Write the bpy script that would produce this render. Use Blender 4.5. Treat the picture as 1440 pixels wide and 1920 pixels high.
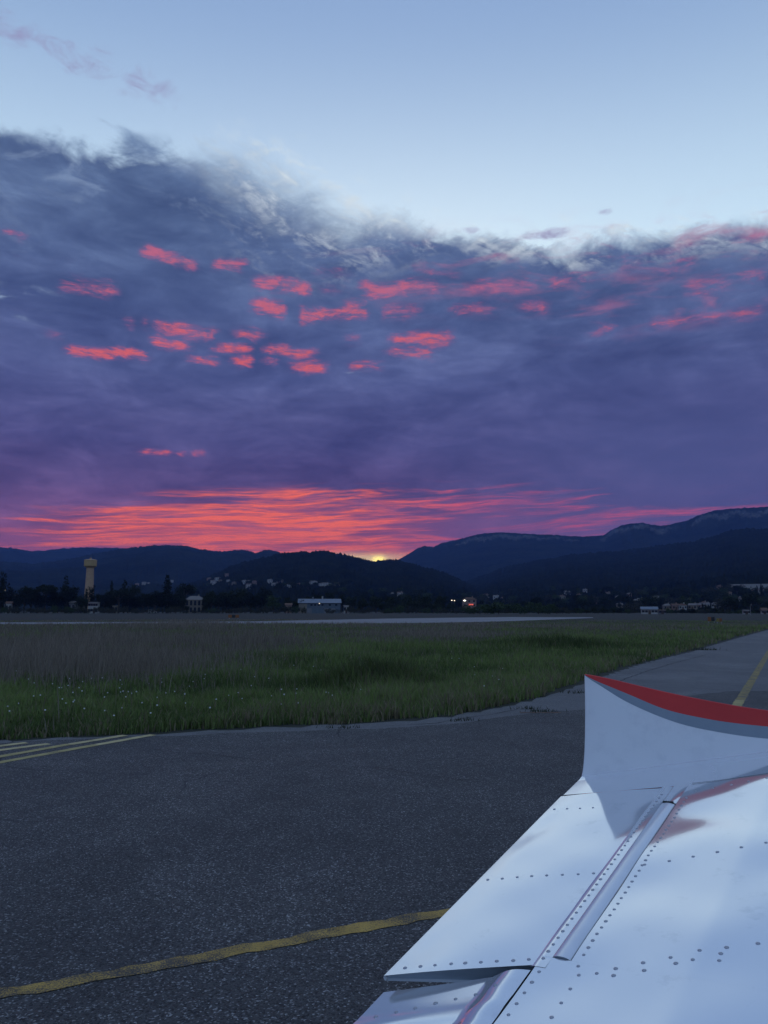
import bpy, math, random
import numpy as np
from mathutils import Matrix, Vector

random.seed(7); rng = np.random.default_rng(7)
SC = bpy.context.scene
COL = SC.collection
for o in list(bpy.data.objects): bpy.data.objects.remove(o)

# ------------------------------------------------------------------ camera
F, YH, EYE = 1442.0, 1143.0, 1.9
TH = math.atan((YH - 960) / F)
cam = bpy.data.cameras.new('camera'); co = bpy.data.objects.new('camera', cam); COL.objects.link(co)
cam.sensor_fit = 'VERTICAL'; cam.sensor_height = 24; cam.lens = 12 * F / 960
cam.clip_start = 0.05; cam.clip_end = 60000
co.location = (0, 0, EYE); co.rotation_euler = (math.pi / 2 + TH, 0, 0)
SC.camera = co
SC.view_settings.view_transform = 'Standard'; SC.view_settings.look = 'None'
SC.view_settings.exposure = 0.0; SC.view_settings.gamma = 1.0; SC.view_settings.use_curve_mapping = False
SC.cycles.use_denoising = True
SC.cycles.max_bounces = 6; SC.cycles.diffuse_bounces = 2; SC.cycles.volume_bounces = 0
SC.cycles.transparent_max_bounces = 8

def ray(px, py):
    x = (px - 720) / F; z = (960 - py) / F
    return np.array([x, math.cos(TH) - z * math.sin(TH), math.sin(TH) + z * math.cos(TH)])
def gnd(px, py, z=0.0):
    r = ray(px, py); t = (z - EYE) / r[2]
    return np.array([r[0] * t, r[1] * t, z])
def azel(px, py):
    r = ray(px, py)
    return math.degrees(math.atan2(r[0], r[1])), math.degrees(math.atan2(r[2], math.hypot(r[0], r[1])))

# ------------------------------------------------------------------ small node language
class S:
    """A socket with arithmetic."""
    def __init__(s, nt, sock): s.nt, s.k = nt, sock
    def _m(s, op, *a, clamp=False):
        n = s.nt.nodes.new('ShaderNodeMath'); n.operation = op; n.use_clamp = clamp
        for i, v in enumerate((s,) + a):
            if isinstance(v, S): s.nt.links.new(v.k, n.inputs[i])
            else: n.inputs[i].default_value = v
        return S(s.nt, n.outputs[0])
    def __add__(s, o): return s._m('ADD', o)
    __radd__ = __add__
    def __mul__(s, o): return s._m('MULTIPLY', o)
    __rmul__ = __mul__
    def __sub__(s, o): return s._m('SUBTRACT', o)
    def __rsub__(s, o): return (s * -1.0) + o
    def __truediv__(s, o): return s._m('DIVIDE', o)
    def cl(s): return s._m('ADD', 0.0, clamp=True)
    def p(s, e): return s._m('POWER', e)
    def mx(s, o): return s._m('MAXIMUM', o)
    def mn(s, o): return s._m('MINIMUM', o)
    def exp(s): return s._m('EXPONENT')
def smooth(x, a, b):
    n = x.nt.nodes.new('ShaderNodeMapRange'); n.interpolation_type = 'SMOOTHSTEP'
    x.nt.links.new(x.k, n.inputs['Value'])
    for nm, v in (('From Min', a), ('From Max', b)):
        if isinstance(v, S): x.nt.links.new(v.k, n.inputs[nm])
        else: n.inputs[nm].default_value = v
    return S(x.nt, n.outputs['Result'])
def gauss(x, c, w):
    d = (x - c) / w
    return ((d * d) * -1.0).exp()
def comb(nt, x, y, z=0.0):
    n = nt.nodes.new('ShaderNodeCombineXYZ')
    for i, v in enumerate((x, y, z)):
        if isinstance(v, S): nt.links.new(v.k, n.inputs[i])
        else: n.inputs[i].default_value = v
    return S(nt, n.outputs[0])
def noise(nt, vec, scale, detail=6, rough=0.55, dist=0.0, color=False):
    n = nt.nodes.new('ShaderNodeTexNoise'); n.inputs['Scale'].default_value = scale
    n.inputs['Detail'].default_value = detail; n.inputs['Roughness'].default_value = rough
    n.inputs['Distortion'].default_value = dist
    if vec is not None: nt.links.new(vec.k, n.inputs['Vector'])
    return S(nt, n.outputs['Color' if color else 'Fac'])
def curve(x, pts, lo, hi, vmax=1.0, vec=True):
    """A function of x given by points; constant beyond its ends."""
    nt = x.nt
    n = nt.nodes.new('ShaderNodeFloatCurve'); c = n.mapping.curves[0]
    pts = sorted(((a - lo) / (hi - lo), b / vmax) for a, b in pts)
    if pts[0][0] > 0: pts.insert(0, (0.0, pts[0][1]))
    if pts[-1][0] < 1: pts.append((1.0, pts[-1][1]))
    while len(c.points) < len(pts): c.points.new(0.5, 0.5)
    for q, (a, b) in zip(c.points, pts):
        q.location = (a, b); q.handle_type = 'VECTOR' if vec else 'AUTO'
    n.mapping.update()
    m = nt.nodes.new('ShaderNodeMapRange'); nt.links.new(x.k, m.inputs['Value'])
    m.inputs['From Min'].default_value = lo; m.inputs['From Max'].default_value = hi
    nt.links.new(m.outputs['Result'], n.inputs['Value'])
    return S(nt, n.outputs['Value']) * vmax
def ramp(x, stops, interp='LINEAR'):
    n = x.nt.nodes.new('ShaderNodeValToRGB'); n.color_ramp.interpolation = interp
    e = n.color_ramp.elements
    while len(e) < len(stops): e.new(0.5)
    for q, (p, c) in zip(e, stops):
        q.position = p; q.color = (*c, 1.0) if len(c) == 3 else c
    x.nt.links.new(x.k, n.inputs[0])
    return S(x.nt, n.outputs[0])
def mixc(f, a, b, mode='MIX'):
    nt = f.nt if isinstance(f, S) else a.nt
    n = nt.nodes.new('ShaderNodeMix'); n.data_type = 'RGBA'; n.blend_type = mode; n.clamp_factor = True
    for i, v in ((0, f), (6, a), (7, b)):
        if isinstance(v, S): nt.links.new(v.k, n.inputs[i])
        elif i == 0: n.inputs[0].default_value = v
        else: n.inputs[i].default_value = (*v, 1.0)
    return S(nt, n.outputs[2])
def srgb(r, g, b):
    f = lambda v: (v / 255 / 12.92) if v / 255 <= 0.04045 else ((v / 255 + 0.055) / 1.055) ** 2.4
    return (f(r), f(g), f(b))

# ------------------------------------------------------------------ sky
SUN_AZ, SUN_EL = -0.4, 3.4
w = bpy.data.worlds.new('World'); SC.world = w; w.use_nodes = True
nt = w.node_tree; nt.nodes.clear()
out = nt.nodes.new('ShaderNodeOutputWorld'); bg = nt.nodes.new('ShaderNodeBackground')
nt.links.new(bg.outputs[0], out.inputs[0])
SKY = 0.12
bg.inputs['Strength'].default_value = SKY
sky = nt.nodes.new('ShaderNodeTexSky'); sky.sky_type = 'NISHITA'; sky.sun_disc = False
sky.sun_elevation = math.radians(SUN_EL); sky.sun_rotation = math.radians(SUN_AZ)
sky.altitude = 100; sky.air_density = 1.0; sky.dust_density = 1.2; sky.ozone_density = 2.0
tc = nt.nodes.new('ShaderNodeTexCoord')
V = S(nt, tc.outputs['Generated'])
sp = nt.nodes.new('ShaderNodeSeparateXYZ'); nt.links.new(V.k, sp.inputs[0])
dx, dy, dz = (S(nt, sp.outputs[i]) for i in range(3))
AZ = dx._m('ARCTAN2', dy) * 57.29578
EL = dz._m('ARCSINE') * 57.29578
zc = dz.mx(0.0) + 0.10
PX, PY = dx / zc, dy / zc                      # a flat cloud layer overhead
PL = comb(nt, PX, PY)

clear = S(nt, sky.outputs[0])
INV = 1.0 / SKY
clear = mixc(1.0, clear, (0.19 * INV, 0.215 * INV, 0.20 * INV), 'MULTIPLY')
clear = mixc(1.0, clear, (0.165 * INV, 0.226 * INV, 0.415 * INV), 'ADD')      # light scattered more than once
arch = smooth(EL, 43.0, 20.0) * smooth(AZ._m('ABSOLUTE'), 125.0, 35.0)                 # the bright twilight arch over the sunset
clear = mixc(arch, clear, mixc(1.0, clear, (0.33 * INV, 0.37 * INV, 0.26 * INV), 'ADD'))

# edge of the cloud deck
n_big = noise(nt, PL, 1.3, 7, 0.58, 0.4) - 0.5
FU, FV = AZ * 0.92 - EL * 0.40, AZ * 0.40 + EL * 0.92          # along and across the drawn-out fibres
n_fib = noise(nt, comb(nt, FU * 0.13, FV * 0.50, 31.0), 1.5, 9, 0.66, 0.7) - 0.5
n_fine = noise(nt, comb(nt, AZ * 0.33, EL * 0.62, 27.0), 1.2, 9, 0.68, 0.5) - 0.5
top_pts = [azel(x, y) for x, y in [(0, 232), (100, 250), (200, 255), (300, 262), (400, 285), (500, 312), (580, 345), (640, 385),
           (720, 400), (800, 415), (900, 430), (1000, 434), (1100, 440), (1200, 436), (1300, 422), (1440, 405)]]
TOP = curve(AZ, [(-130, 8), (-75, 30), (-55, 35), (-40, 34.5)] + top_pts + [(45, 29.5), (70, 28), (130, 8)], -180, 180, 50)
WID = curve(AZ, [(-30, 1.0), azel(300, 0)[:1] + (1.4,), azel(480, 0)[:1] + (4.2,), azel(640, 0)[:1] + (3.0,), azel(820, 0)[:1] + (1.3,), (40, 1.3)], -180, 180, 6)
n_mid = noise(nt, comb(nt, AZ * 0.11, EL * 0.24, 44.0), 1.3, 9, 0.60, 0.9) - 0.5
h = TOP - EL + n_big * 2.8 + n_mid * 4.6 + n_fine * (1.0 + WID * 0.4) + n_fib * (WID * 0.9)
deck = smooth(h, WID * -0.30, WID * 1.05)
# deck colour: blue slate high up, violet low down
base = ramp(EL / 40.0, [(0.07, srgb(146, 80, 118)), (0.16, srgb(118, 78, 122)), (0.22, srgb(98, 78, 126)), (0.30, srgb(84, 81, 132)),
                        (0.42, srgb(78, 87, 136)), (0.54, srgb(76, 91, 136)), (0.66, srgb(84, 103, 144)), (0.80, srgb(90, 112, 150))])
n_soft = noise(nt, comb(nt, AZ * 0.05, EL * 0.16, 3.0), 1.6, 5, 0.55, 0.3)
base = mixc(1.0, base, ramp(n_soft, [(0.25, (0.66, 0.68, 0.76)), (0.5, (1, 1, 1)), (0.72, (1.42, 1.38, 1.26))]), 'MULTIPLY')
n_str = noise(nt, comb(nt, AZ * 0.16, EL * 0.55, 6.0), 1.4, 9, 0.66, 0.6) * 0.8 + n_fine * 0.25 + 0.1
base = mixc(1.0, base, ramp(n_mid + 0.5, [(0.28, (0.74, 0.76, 0.82)), (0.5, (1, 1, 1)), (0.72, (1.40, 1.38, 1.28))]), 'MULTIPLY')
base = mixc(1.0, base, ramp(n_str, [(0.25, (0.76, 0.78, 0.83)), (0.5, (1, 1, 1)), (0.75, (1.36, 1.33, 1.24))]), 'MULTIPLY')
side = smooth(AZ, -4.0, 22.0) * smooth(EL, 20.0, 9.0)      # greyer blue away from the glow
base = mixc(side * 0.75, base, srgb(80, 89, 139))
# thin places where the pale sky comes through
gap = smooth(noise(nt, comb(nt, AZ * 0.06, EL * 0.17, 9.0), 2.6, 8, 0.62, 0.8), 0.56, 0.76)
gapw = (gauss(EL, 29.5, 2.6) * smooth(AZ, 0.0, -12.0) * 0.5 + gauss(EL, 20.5, 2.6) * smooth(AZ, -22.5, -27.0) * 0.9
        + gauss(EL, 26.6, 1.5) * smooth(AZ, -10.0, -3.0) * 0.55 + gauss(EL, 17.6, 0.55) * gauss(AZ, azel(640, 690)[0], 2.2) * 1.2)
INV = 1.0 / SKY
def lum(c, k=1.0): return tuple(v * INV * k for v in c)
basek = mixc(1.0, base, (INV, INV, INV), 'MULTIPLY')
basek = mixc((gap * gapw).cl(), basek, lum(srgb(168, 190, 220)))
col = mixc(deck, clear, basek)
# bright rim where the deck thins toward the clear sky
rim = smooth(h, WID * -0.7, 0.1) * smooth(h, WID * 2.4, 0.4) * smooth(n_fib * 0.7 + n_fine * 0.8, -0.06, 0.24)
col = mixc(rim * 0.92 * smooth(AZ, -17.0, -8.0), col, lum(srgb(222, 234, 242)))

# rows of small clouds lit from below by the low sun
puff_n = noise(nt, comb(nt, AZ * 0.42, EL * 1.5, 1.7), 1.0, 9, 0.68, 0.6)
puff_f = noise(nt, comb(nt, AZ * 0.8, EL * 2.9 + AZ * 0.10, 5.0), 1.2, 8, 0.70, 0.4)
drift = (noise(nt, comb(nt, AZ * 0.25, EL * 0.2, 15.0), 1.0, 3, 0.5) - 0.5) * 3.4
rows = [
 (511, 0.62, [(0, 45, .5), (265, 380, 1.0), (392, 462, .9), (585, 650, .4), (780, 870, .35), (1365, 1440, .4)]),
 (543, 0.75, [(476, 582, 1.0), (600, 640, .4), (676, 825, .95), (868, 1010, .7), (1028, 1190, .9), (1190, 1310, .7)]),
 (584, 0.85, [(105, 220, .75), (470, 545, .95), (548, 700, .95), (710, 790, .7), (840, 930, .7), (975, 1030, .7), (1285, 1440, .65)]),
 (638, 0.75, [(232, 272, .7), (275, 412, .8), (430, 500, .75), (645, 680, .5), (730, 850, .9), (1100, 1160, .55), (1220, 1440, .55)]),
 (664, 0.6, [(80, 118, .4), (280, 360, .9), (400, 470, .9), (495, 592, 1.0), (725, 815, .9)]),
 (691, 0.62, [(122, 277, 1.15), (352, 410, .9), (432, 480, .9), (490, 525, .7), (545, 612, .95), (655, 720, .6)]),
 (861, 0.42, [(258, 330, .9), (330, 382, .7)])]
puff = None
for y0, wd, spans in rows:
    pts = []
    for a, b, s in spans:
        aa, bb = azel(a, y0)[0], azel(b, y0)[0]
        e = min(0.5, (bb - aa) * 0.22)
        pts += [(aa - e, 0.0), (aa + e, s), (bb - e, s), (bb + e, 0.0)]
    clean = []
    for a, b in sorted(pts):
        if clean and a - clean[-1][0] < 0.03: continue
        clean.append((a, b))
    clean = [(-60, 0.45), (-32, 0.4), (-29, 0.1)] + [q for q in clean if q[0] > -28.5] + [(30, 0.1), (34, 0.4), (60, 0.45)]
    c = curve(AZ, clean, -62, 62, 1.25)
    row = c * gauss(EL + drift * 0.55, azel(720, y0)[1], wd * 0.72)
    puff = row if puff is None else puff.mx(row)
halo = puff
body = puff * 0.66 + (puff_n - 0.5) * 1.5 + (puff_f - 0.5) * 1.25
puff = smooth(body, 0.08, 0.86) * smooth(halo, 0.0, 0.40)
warm = smooth(EL, 25.5, 17.5)
pcol = mixc(warm, lum(srgb(214, 106, 126)), lum(srgb(252, 104, 84)))
pcol = mixc(smooth(body, 0.75, 0.25) * 0.85, pcol, lum(srgb(146, 94, 142)))
pfade = curve(AZ, [(-30, .72), (0, .66), (12, .56), (25, .48)], -60, 60, 1.0)
col = mixc(smooth(halo, 0.03, 0.9) * smooth(puff_n, 0.36, 0.66) * 0.55, col, lum(srgb(140, 96, 144)))      # dim veil round each lit row
col = mixc(puff * pfade, col, pcol)
# soft pink wash on the high right part of the deck
wash = smooth(noise(nt, comb(nt, AZ * 0.12, EL * 0.42, 12.0), 1.5, 6, 0.6, 0.6), 0.47, 0.72) * (gauss(EL, 24.6, 1.9) * smooth(AZ, -8.0, 4.0) + gauss(EL, 20.8, 1.3) * smooth(AZ, 8.0, 18.0) * 0.8)
col = mixc(wash * 0.78 * (puff_f * 1.6).cl(), col, lum(srgb(188, 112, 146)))
# small mauve puffs in the clear sky
high_n = noise(nt, comb(nt, AZ * 0.30, EL * 0.62, 21.0), 1.2, 7, 0.66, 0.7)
zone = (gauss(EL + (AZ + 22.0) * 0.12, 35.2, 1.5) * smooth(AZ, -13.0, -18.0) + gauss(EL, 27.2, 0.55) * gauss(AZ, azel(885, 432)[0], 1.7) * 1.3
        + gauss(EL, 26.6, 0.6) * gauss(AZ, azel(1030, 448)[0], 2.4) * 1.3 + gauss(EL, 27.5, 0.4) * gauss(AZ, azel(1135, 416)[0], 1.1))
hi = smooth(zone * 0.62 + (high_n - 0.5) * 1.4, 0.42, 0.92) * smooth(zone, 0.05, 0.4)
col = mixc(hi * 0.8, col, lum(srgb(150, 142, 184)))

# red streaks over the hills
warp = (noise(nt, comb(nt, AZ * 0.10, EL * 0.25, 4.0), 1.0, 4, 0.5) - 0.5) * 1.4
tilt = AZ * 0.035
st = noise(nt, comb(nt, AZ * 0.075, (EL - tilt) * 1.25 + warp, 2.0), 1.35, 7, 0.62, 0.6)
rid = noise(nt, comb(nt, AZ * 0.13, (EL - tilt) * 2.1 + warp * 1.3, 8.0), 1.1, 5, 0.58, 0.4)
rid = 1.0 - ((rid - 0.5)._m('ABSOLUTE') * 9.0).cl()          # thin bright filaments
rid2 = noise(nt, comb(nt, AZ * 0.20, (EL - tilt) * 4.0 + warp * 2.0, 18.0), 1.1, 4, 0.58, 0.3)
rid2 = 1.0 - ((rid2 - 0.5)._m('ABSOLUTE') * 8.0).cl()
s_top = curve(AZ, [azel(x, y) for x, y in [(0, 955), (150, 945), (300, 922), (420, 915), (560, 908), (850, 900), (1000, 905), (1200, 912), (1440, 915)]], -60, 60, 20)
s_den = curve(AZ, [(-50, .25)] + [(azel(x, 960)[0], v) for x, v in [(0, .62), (120, .70), (250, .86), (380, 1.0), (560, .98), (700, .80), (850, .62), (1000, .49), (1200, .50), (1440, .46)]] + [(50, .25)], -60, 60, 1.0)
below = smooth(s_top - EL, -0.35, 2.6)
mass = smooth(st + s_den * 0.34 + below * 0.10, 0.72, 1.04) * smooth(s_top - EL, -0.35, 0.8)
streak = (mass * (rid * 0.95 + rid2 * 0.70 + 0.06)).cl() * smooth(s_den, 0.1, 0.6)
wash2 = below * smooth(s_den, 0.25, 1.0) * smooth(EL, 9.5, 4.5)
col = mixc(wash2 * 0.62, col, mixc(smooth(AZ, -6.0, 8.0), lum(srgb(182, 82, 90)), lum(srgb(148, 82, 122))))
scol = mixc(smooth(AZ, -4.0, 10.0), lum(srgb(255, 108, 60), 1.22), lum(srgb(226, 92, 116)))
col = mixc(streak * 0.95, col, scol)
# the gap under the clouds where the sun has just gone
g1 = gauss(EL, 3.75, 0.38) * gauss(AZ, -2.0, 3.8)
col = mixc((g1 * 1.05).cl(), col, lum(srgb(255, 214, 146), 1.35))
g2 = gauss(EL, 3.62, 0.30) * gauss(AZ, SUN_AZ, 0.45)
col = mixc(g2, col, lum(srgb(255, 234, 110), 3.4))
nt.links.new(col.k, bg.inputs['Color'])
w.cycles.sampling_method = 'MANUAL'; w.cycles.sample_map_resolution = 1024

sl = bpy.data.lights.new('sun', 'SUN'); sl.energy = 0.35; sl.angle = math.radians(0.5); sl.color = (1.0, 0.55, 0.3)
so = bpy.data.objects.new('sun', sl); COL.objects.link(so)
sd = Vector((math.sin(math.radians(SUN_AZ)) * math.cos(math.radians(SUN_EL)), math.cos(math.radians(SUN_AZ)) * math.cos(math.radians(SUN_EL)), math.sin(math.radians(SUN_EL))))
so.rotation_euler = sd.to_track_quat('Z', 'Y').to_euler(); so.location = (0, 300, 60)

# ------------------------------------------------------------------ materials
MAT = {}
def material(name, colr, rough=0.8, metal=0.0, build=None, **kw):
    m = bpy.data.materials.new(name); m.use_nodes = True
    t = m.node_tree; b = t.nodes['Principled BSDF']
    b.inputs['Base Color'].default_value = (*colr, 1); b.inputs['Roughness'].default_value = rough; b.inputs['Metallic'].default_value = metal
    for k, v in kw.items(): b.inputs[k.replace('_', ' ')].default_value = v
    if build: build(t, b)
    MAT[name] = m
    return m
def obj_coord(t): return S(t, t.nodes.new('ShaderNodeTexCoord').outputs['Object'])
def attr(t, name, field='Color'):
    a = t.nodes.new('ShaderNodeAttribute'); a.attribute_name = name
    return S(t, a.outputs[field])
def set_bump(t, b, hgt, strength, dist):
    n = t.nodes.new('ShaderNodeBump'); n.inputs['Strength'].default_value = strength; n.inputs['Distance'].default_value = dist
    t.links.new(hgt.k, n.inputs['Height']); t.links.new(n.outputs[0], b.inputs['Normal'])
def mottled(scale, lo, hi, bump=0.0, bdist=0.01, detail=6):
    def f(t, b):
        v = obj_coord(t); n = noise(t, v, scale, detail, 0.6)
        t.links.new(ramp(n, [(0.3, lo), (0.7, hi)]).k, b.inputs['Base Color'])
        if bump: set_bump(t, b, n, bump, bdist)
    return f
def asphalt(dark, mid, light, patch):
    def f(t, b):
        v = obj_coord(t)
        vo = t.nodes.new('ShaderNodeTexVoronoi'); vo.inputs['Scale'].default_value = 100; t.links.new(v.k, vo.inputs['Vector'])
        cell = S(t, vo.outputs['Color']); sx = t.nodes.new('ShaderNodeSeparateColor'); t.links.new(cell.k, sx.inputs[0])
        stone = S(t, sx.outputs[0]); dist = S(t, vo.outputs['Distance'])
        g = noise(t, v, 60, 5, 0.65)
        c = ramp(stone * 0.62 + g * 0.38, [(0.22, dark), (0.5, mid), (0.72, mid), (0.90, light)])
        big = noise(t, v, 0.35, 5, 0.6, 0.5); midn = noise(t, v, 2.3, 5, 0.6)
        c = mixc(1.0, c, ramp(big * 0.6 + midn * 0.4, [(0.32, (1 - patch,) * 3), (0.5, (1, 1, 1)), (0.68, (1 + patch,) * 3)]), 'MULTIPLY')
        wear = smooth(noise(t, v, 0.22, 4, 0.55, 1.2), 0.50, 0.68); c = mixc(wear * 0.35, c, mixc(1.0, c, (1.7, 1.68, 1.62), 'MULTIPLY'))
        # a few tar-filled cracks
        wv = noise(t, v, 0.5, 3, 0.5, color=True)
        vm = t.nodes.new('ShaderNodeVectorMath'); vm.operation = 'MULTIPLY_ADD'
        t.links.new(wv.k, vm.inputs[0]); vm.inputs[1].default_value = (1.6, 1.6, 1.6); t.links.new(v.k, vm.inputs[2])
        cv = t.nodes.new('ShaderNodeTexVoronoi'); cv.feature = 'DISTANCE_TO_EDGE'; cv.inputs['Scale'].default_value = 0.16
        t.links.new(vm.outputs[0], cv.inputs['Vector'])
        cr = smooth(S(t, cv.outputs['Distance']), 0.0032, 0.0012) * smooth(noise(t, v, 0.3, 2), 0.48, 0.6)
        c = mixc(cr * 0.75, c, (0.012, 0.012, 0.013))
        t.links.new(c.k, b.inputs['Base Color'])
        set_bump(t, b, dist * -1.0 + g * 0.6, 0.8, 0.006)
    return f
material('asphalt_new', (0.05,) * 3, 0.82, build=asphalt((0.020, 0.019, 0.018), (0.074, 0.070, 0.065), (0.50, 0.48, 0.45), 0.34))
material('asphalt_old', (0.10,) * 3, 0.85, build=asphalt((0.08, 0.078, 0.075), (0.155, 0.150, 0.144), (0.32, 0.31, 0.30), 0.22))
material('runway_surface', (0.2,) * 3, 0.85, build=mottled(0.15, (0.19, 0.185, 0.18), (0.27, 0.265, 0.26)))
def worn_paint(colr, under, keep):
    def f(t, b):
        v = obj_coord(t)
        n = noise(t, v, 95, 4, 0.75) * 0.62 + noise(t, v, 4.0, 5, 0.6) * 0.38
        c = mixc(smooth(n, keep - 0.06, keep + 0.09), colr, under)
        c = mixc(1.0, c, ramp(noise(t, v, 6, 4), [(0.3, (0.72,) * 3), (0.7, (1.1,) * 3)]), 'MULTIPLY')
        t.links.new(c.k, b.inputs['Base Color']); set_bump(t, b, noise(t, v, 80, 3), 0.7, 0.005)
    return f
material('yellow_paint', (0.3, 0.2, 0.03), 0.8, build=worn_paint((0.56, 0.35, 0.075), (0.075, 0.068, 0.058), 0.485))
material('yellow_paint_old', (0.3, 0.2, 0.03), 0.8, build=worn_paint((0.38, 0.28, 0.08), (0.09, 0.085, 0.08), 0.50))
material('pale_yellow_paint', (0.4, 0.3, 0.1), 0.8, build=worn_paint((0.46, 0.37, 0.14), (0.10, 0.095, 0.08), 0.58))
material('white_yellow_paint', (0.5, 0.45, 0.3), 0.8, build=worn_paint((0.58, 0.47, 0.22), (0.14, 0.13, 0.10), 0.60))
material('orange_paint', (0.3, 0.12, 0.03), 0.8, build=worn_paint((0.30, 0.14, 0.06), (0.09, 0.085, 0.08), 0.5))
def soil(t, b):
    v = obj_coord(t)
    n = noise(t, v, 0.06, 6, 0.6) * 0.5 + noise(t, v, 1.5, 6, 0.65) * 0.5
    c = ramp(n, [(0.3, (0.016, 0.021, 0.010)), (0.5, (0.022, 0.025, 0.014)), (0.7, (0.030, 0.027, 0.019))])
    t.links.new(c.k, b.inputs['Base Color']); set_bump(t, b, noise(t, v, 8, 6), 0.5, 0.05)
material('meadow_soil', (0.05, 0.05, 0.03), 0.95, build=soil)
def bladec(t, b):
    c = attr(t, 'tint'); t.links.new(c.k, b.inputs['Base Color'])
    tr = t.nodes.new('ShaderNodeBsdfTranslucent'); t.links.new(c.k, tr.inputs[0])
    mx_ = t.nodes.new('ShaderNodeMixShader'); mx_.inputs[0].default_value = 0.4
    t.links.new(b.outputs[0], mx_.inputs[1]); t.links.new(tr.outputs[0], mx_.inputs[2])
    t.links.new(mx_.outputs[0], t.nodes['Material Output'].inputs['Surface'])
material('grass_blades', (0.05, 0.08, 0.03), 0.75, build=bladec)
def hillm(lo, hi, scale):
    def f(t, b):
        v = obj_coord(t)
        n = noise(t, v, scale, 8, 0.65) * 0.6 + noise(t, v, scale * 7, 5, 0.6) * 0.4
        c = ramp(n, [(0.36, lo), (0.64, hi)])
        r = smooth(attr(t, 'rock', 'Fac') + (noise(t, v, scale * 3, 7, 0.7) - 0.5) * 1.5, 0.50, 0.72)
        rc = ramp(noise(t, v, scale * 5, 6, 0.65), [(0.35, (0.03, 0.03, 0.027)), (0.65, (0.15, 0.145, 0.13))])
        t.links.new(mixc(r, c, rc).k, b.inputs['Base Color']); set_bump(t, b, n, 1.0, 0.05 / scale)
    return f
material('hill_forest_near', (0.02, 0.03, 0.02), 1.0, build=hillm((0.003, 0.004, 0.003), (0.024, 0.027, 0.014), 0.02), Specular_IOR_Level=0.0)
material('hill_forest_far', (0.02, 0.03, 0.02), 1.0, build=hillm((0.004, 0.005, 0.003), (0.028, 0.032, 0.019), 0.006), Specular_IOR_Level=0.0)
def foliage(lo, hi):
    def f(t, b):
        g = t.nodes.new('ShaderNodeNewGeometry')
        oi = t.nodes.new('ShaderNodeObjectInfo')
        x = S(t, g.outputs['Random Per Island']) * 0.7 + S(t, oi.outputs['Random']) * 0.3
        t.links.new(ramp(x, [(0.1, lo), (0.9, hi)]).k, b.inputs['Base Color'])
    return f
material('pine_needles', (0.02, 0.03, 0.02), 0.9, build=foliage((0.010, 0.014, 0.009), (0.026, 0.034, 0.017)), Specular_IOR_Level=0.15)
material('cypress_needles', (0.02, 0.03, 0.02), 0.9, build=foliage((0.009, 0.013, 0.008), (0.022, 0.030, 0.016)), Specular_IOR_Level=0.15)
material('oak_leaves', (0.04, 0.05, 0.03), 0.9, build=foliage((0.016, 0.023, 0.012), (0.036, 0.048, 0.022)), Specular_IOR_Level=0.2)
material('spring_leaves', (0.05, 0.08, 0.03), 0.9, build=foliage((0.030, 0.048, 0.020), (0.060, 0.085, 0.034)), Specular_IOR_Level=0.2)
material('dry_shrub', (0.05, 0.05, 0.03), 0.9, build=foliage((0.030, 0.034, 0.022), (0.062, 0.060, 0.040)), Specular_IOR_Level=0.2)
material('bark', (0.05, 0.04, 0.03), 0.95, build=mottled(3, (0.03, 0.025, 0.02), (0.07, 0.055, 0.04)))
def paint(t, b):
    v = obj_coord(t)
    n = noise(t, v, 1.9, 1, 0.3); fine = noise(t, v, 420, 2, 0.5)
    dirt = noise(t, v, 7, 6, 0.7)
    t.links.new(ramp(dirt, [(0.26, (0.72, 0.74, 0.76)), (0.40, (0.89, 0.90, 0.91)), (1.0, (0.91, 0.92, 0.93))]).k, b.inputs['Base Color'])
    set_bump(t, b, n * 0.18 + fine * 0.003, 0.30, 0.020)
material('white_wing_paint', (0.85, 0.86, 0.87), 0.085, 0.60, build=paint, Coat_Weight=1.0, Coat_Roughness=0.02)
material('white_nose_paint', (0.85,) * 3, 0.22, 0.30, build=mottled(9, (0.80, 0.81, 0.83), (0.88, 0.89, 0.90)), Coat_Weight=0.4, Coat_Roughness=0.05)
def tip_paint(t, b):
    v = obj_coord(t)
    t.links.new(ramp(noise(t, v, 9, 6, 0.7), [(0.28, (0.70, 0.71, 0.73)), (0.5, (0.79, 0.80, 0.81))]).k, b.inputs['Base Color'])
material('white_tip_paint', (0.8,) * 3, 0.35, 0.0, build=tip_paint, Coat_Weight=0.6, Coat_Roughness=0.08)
material('red_paint', (0.42, 0.008, 0.010), 0.4, 0.0, build=mottled(5, (0.58, 0.010, 0.011), (0.66, 0.014, 0.014)), Coat_Weight=0.12, Coat_Roughness=0.1)
material('grey_paint', (0.16, 0.20, 0.25), 0.4, 0.0, build=mottled(5, (0.22, 0.27, 0.32), (0.27, 0.32, 0.37)), Coat_Weight=0.15, Coat_Roughness=0.1)
material('rivet_metal', (0.3, 0.31, 0.33), 0.28, 0.6, build=mottled(40, (0.34, 0.35, 0.37), (0.52, 0.53, 0.56)))
material('dark_gap', (0.03, 0.035, 0.035), 0.8, build=mottled(12, (0.02, 0.025, 0.025), (0.06, 0.065, 0.06)))
material('rubber', (0.02,) * 3, 0.85, build=mottled(20, (0.015,) * 3, (0.03,) * 3))
material('tower_concrete', (0.42, 0.33, 0.22), 0.9, build=mottled(0.5, (0.42, 0.27, 0.16), (0.50, 0.33, 0.20)))
material('tower_tank', (0.5, 0.38, 0.2), 0.9, build=mottled(0.5, (0.42, 0.28, 0.12), (0.50, 0.34, 0.16)))
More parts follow.
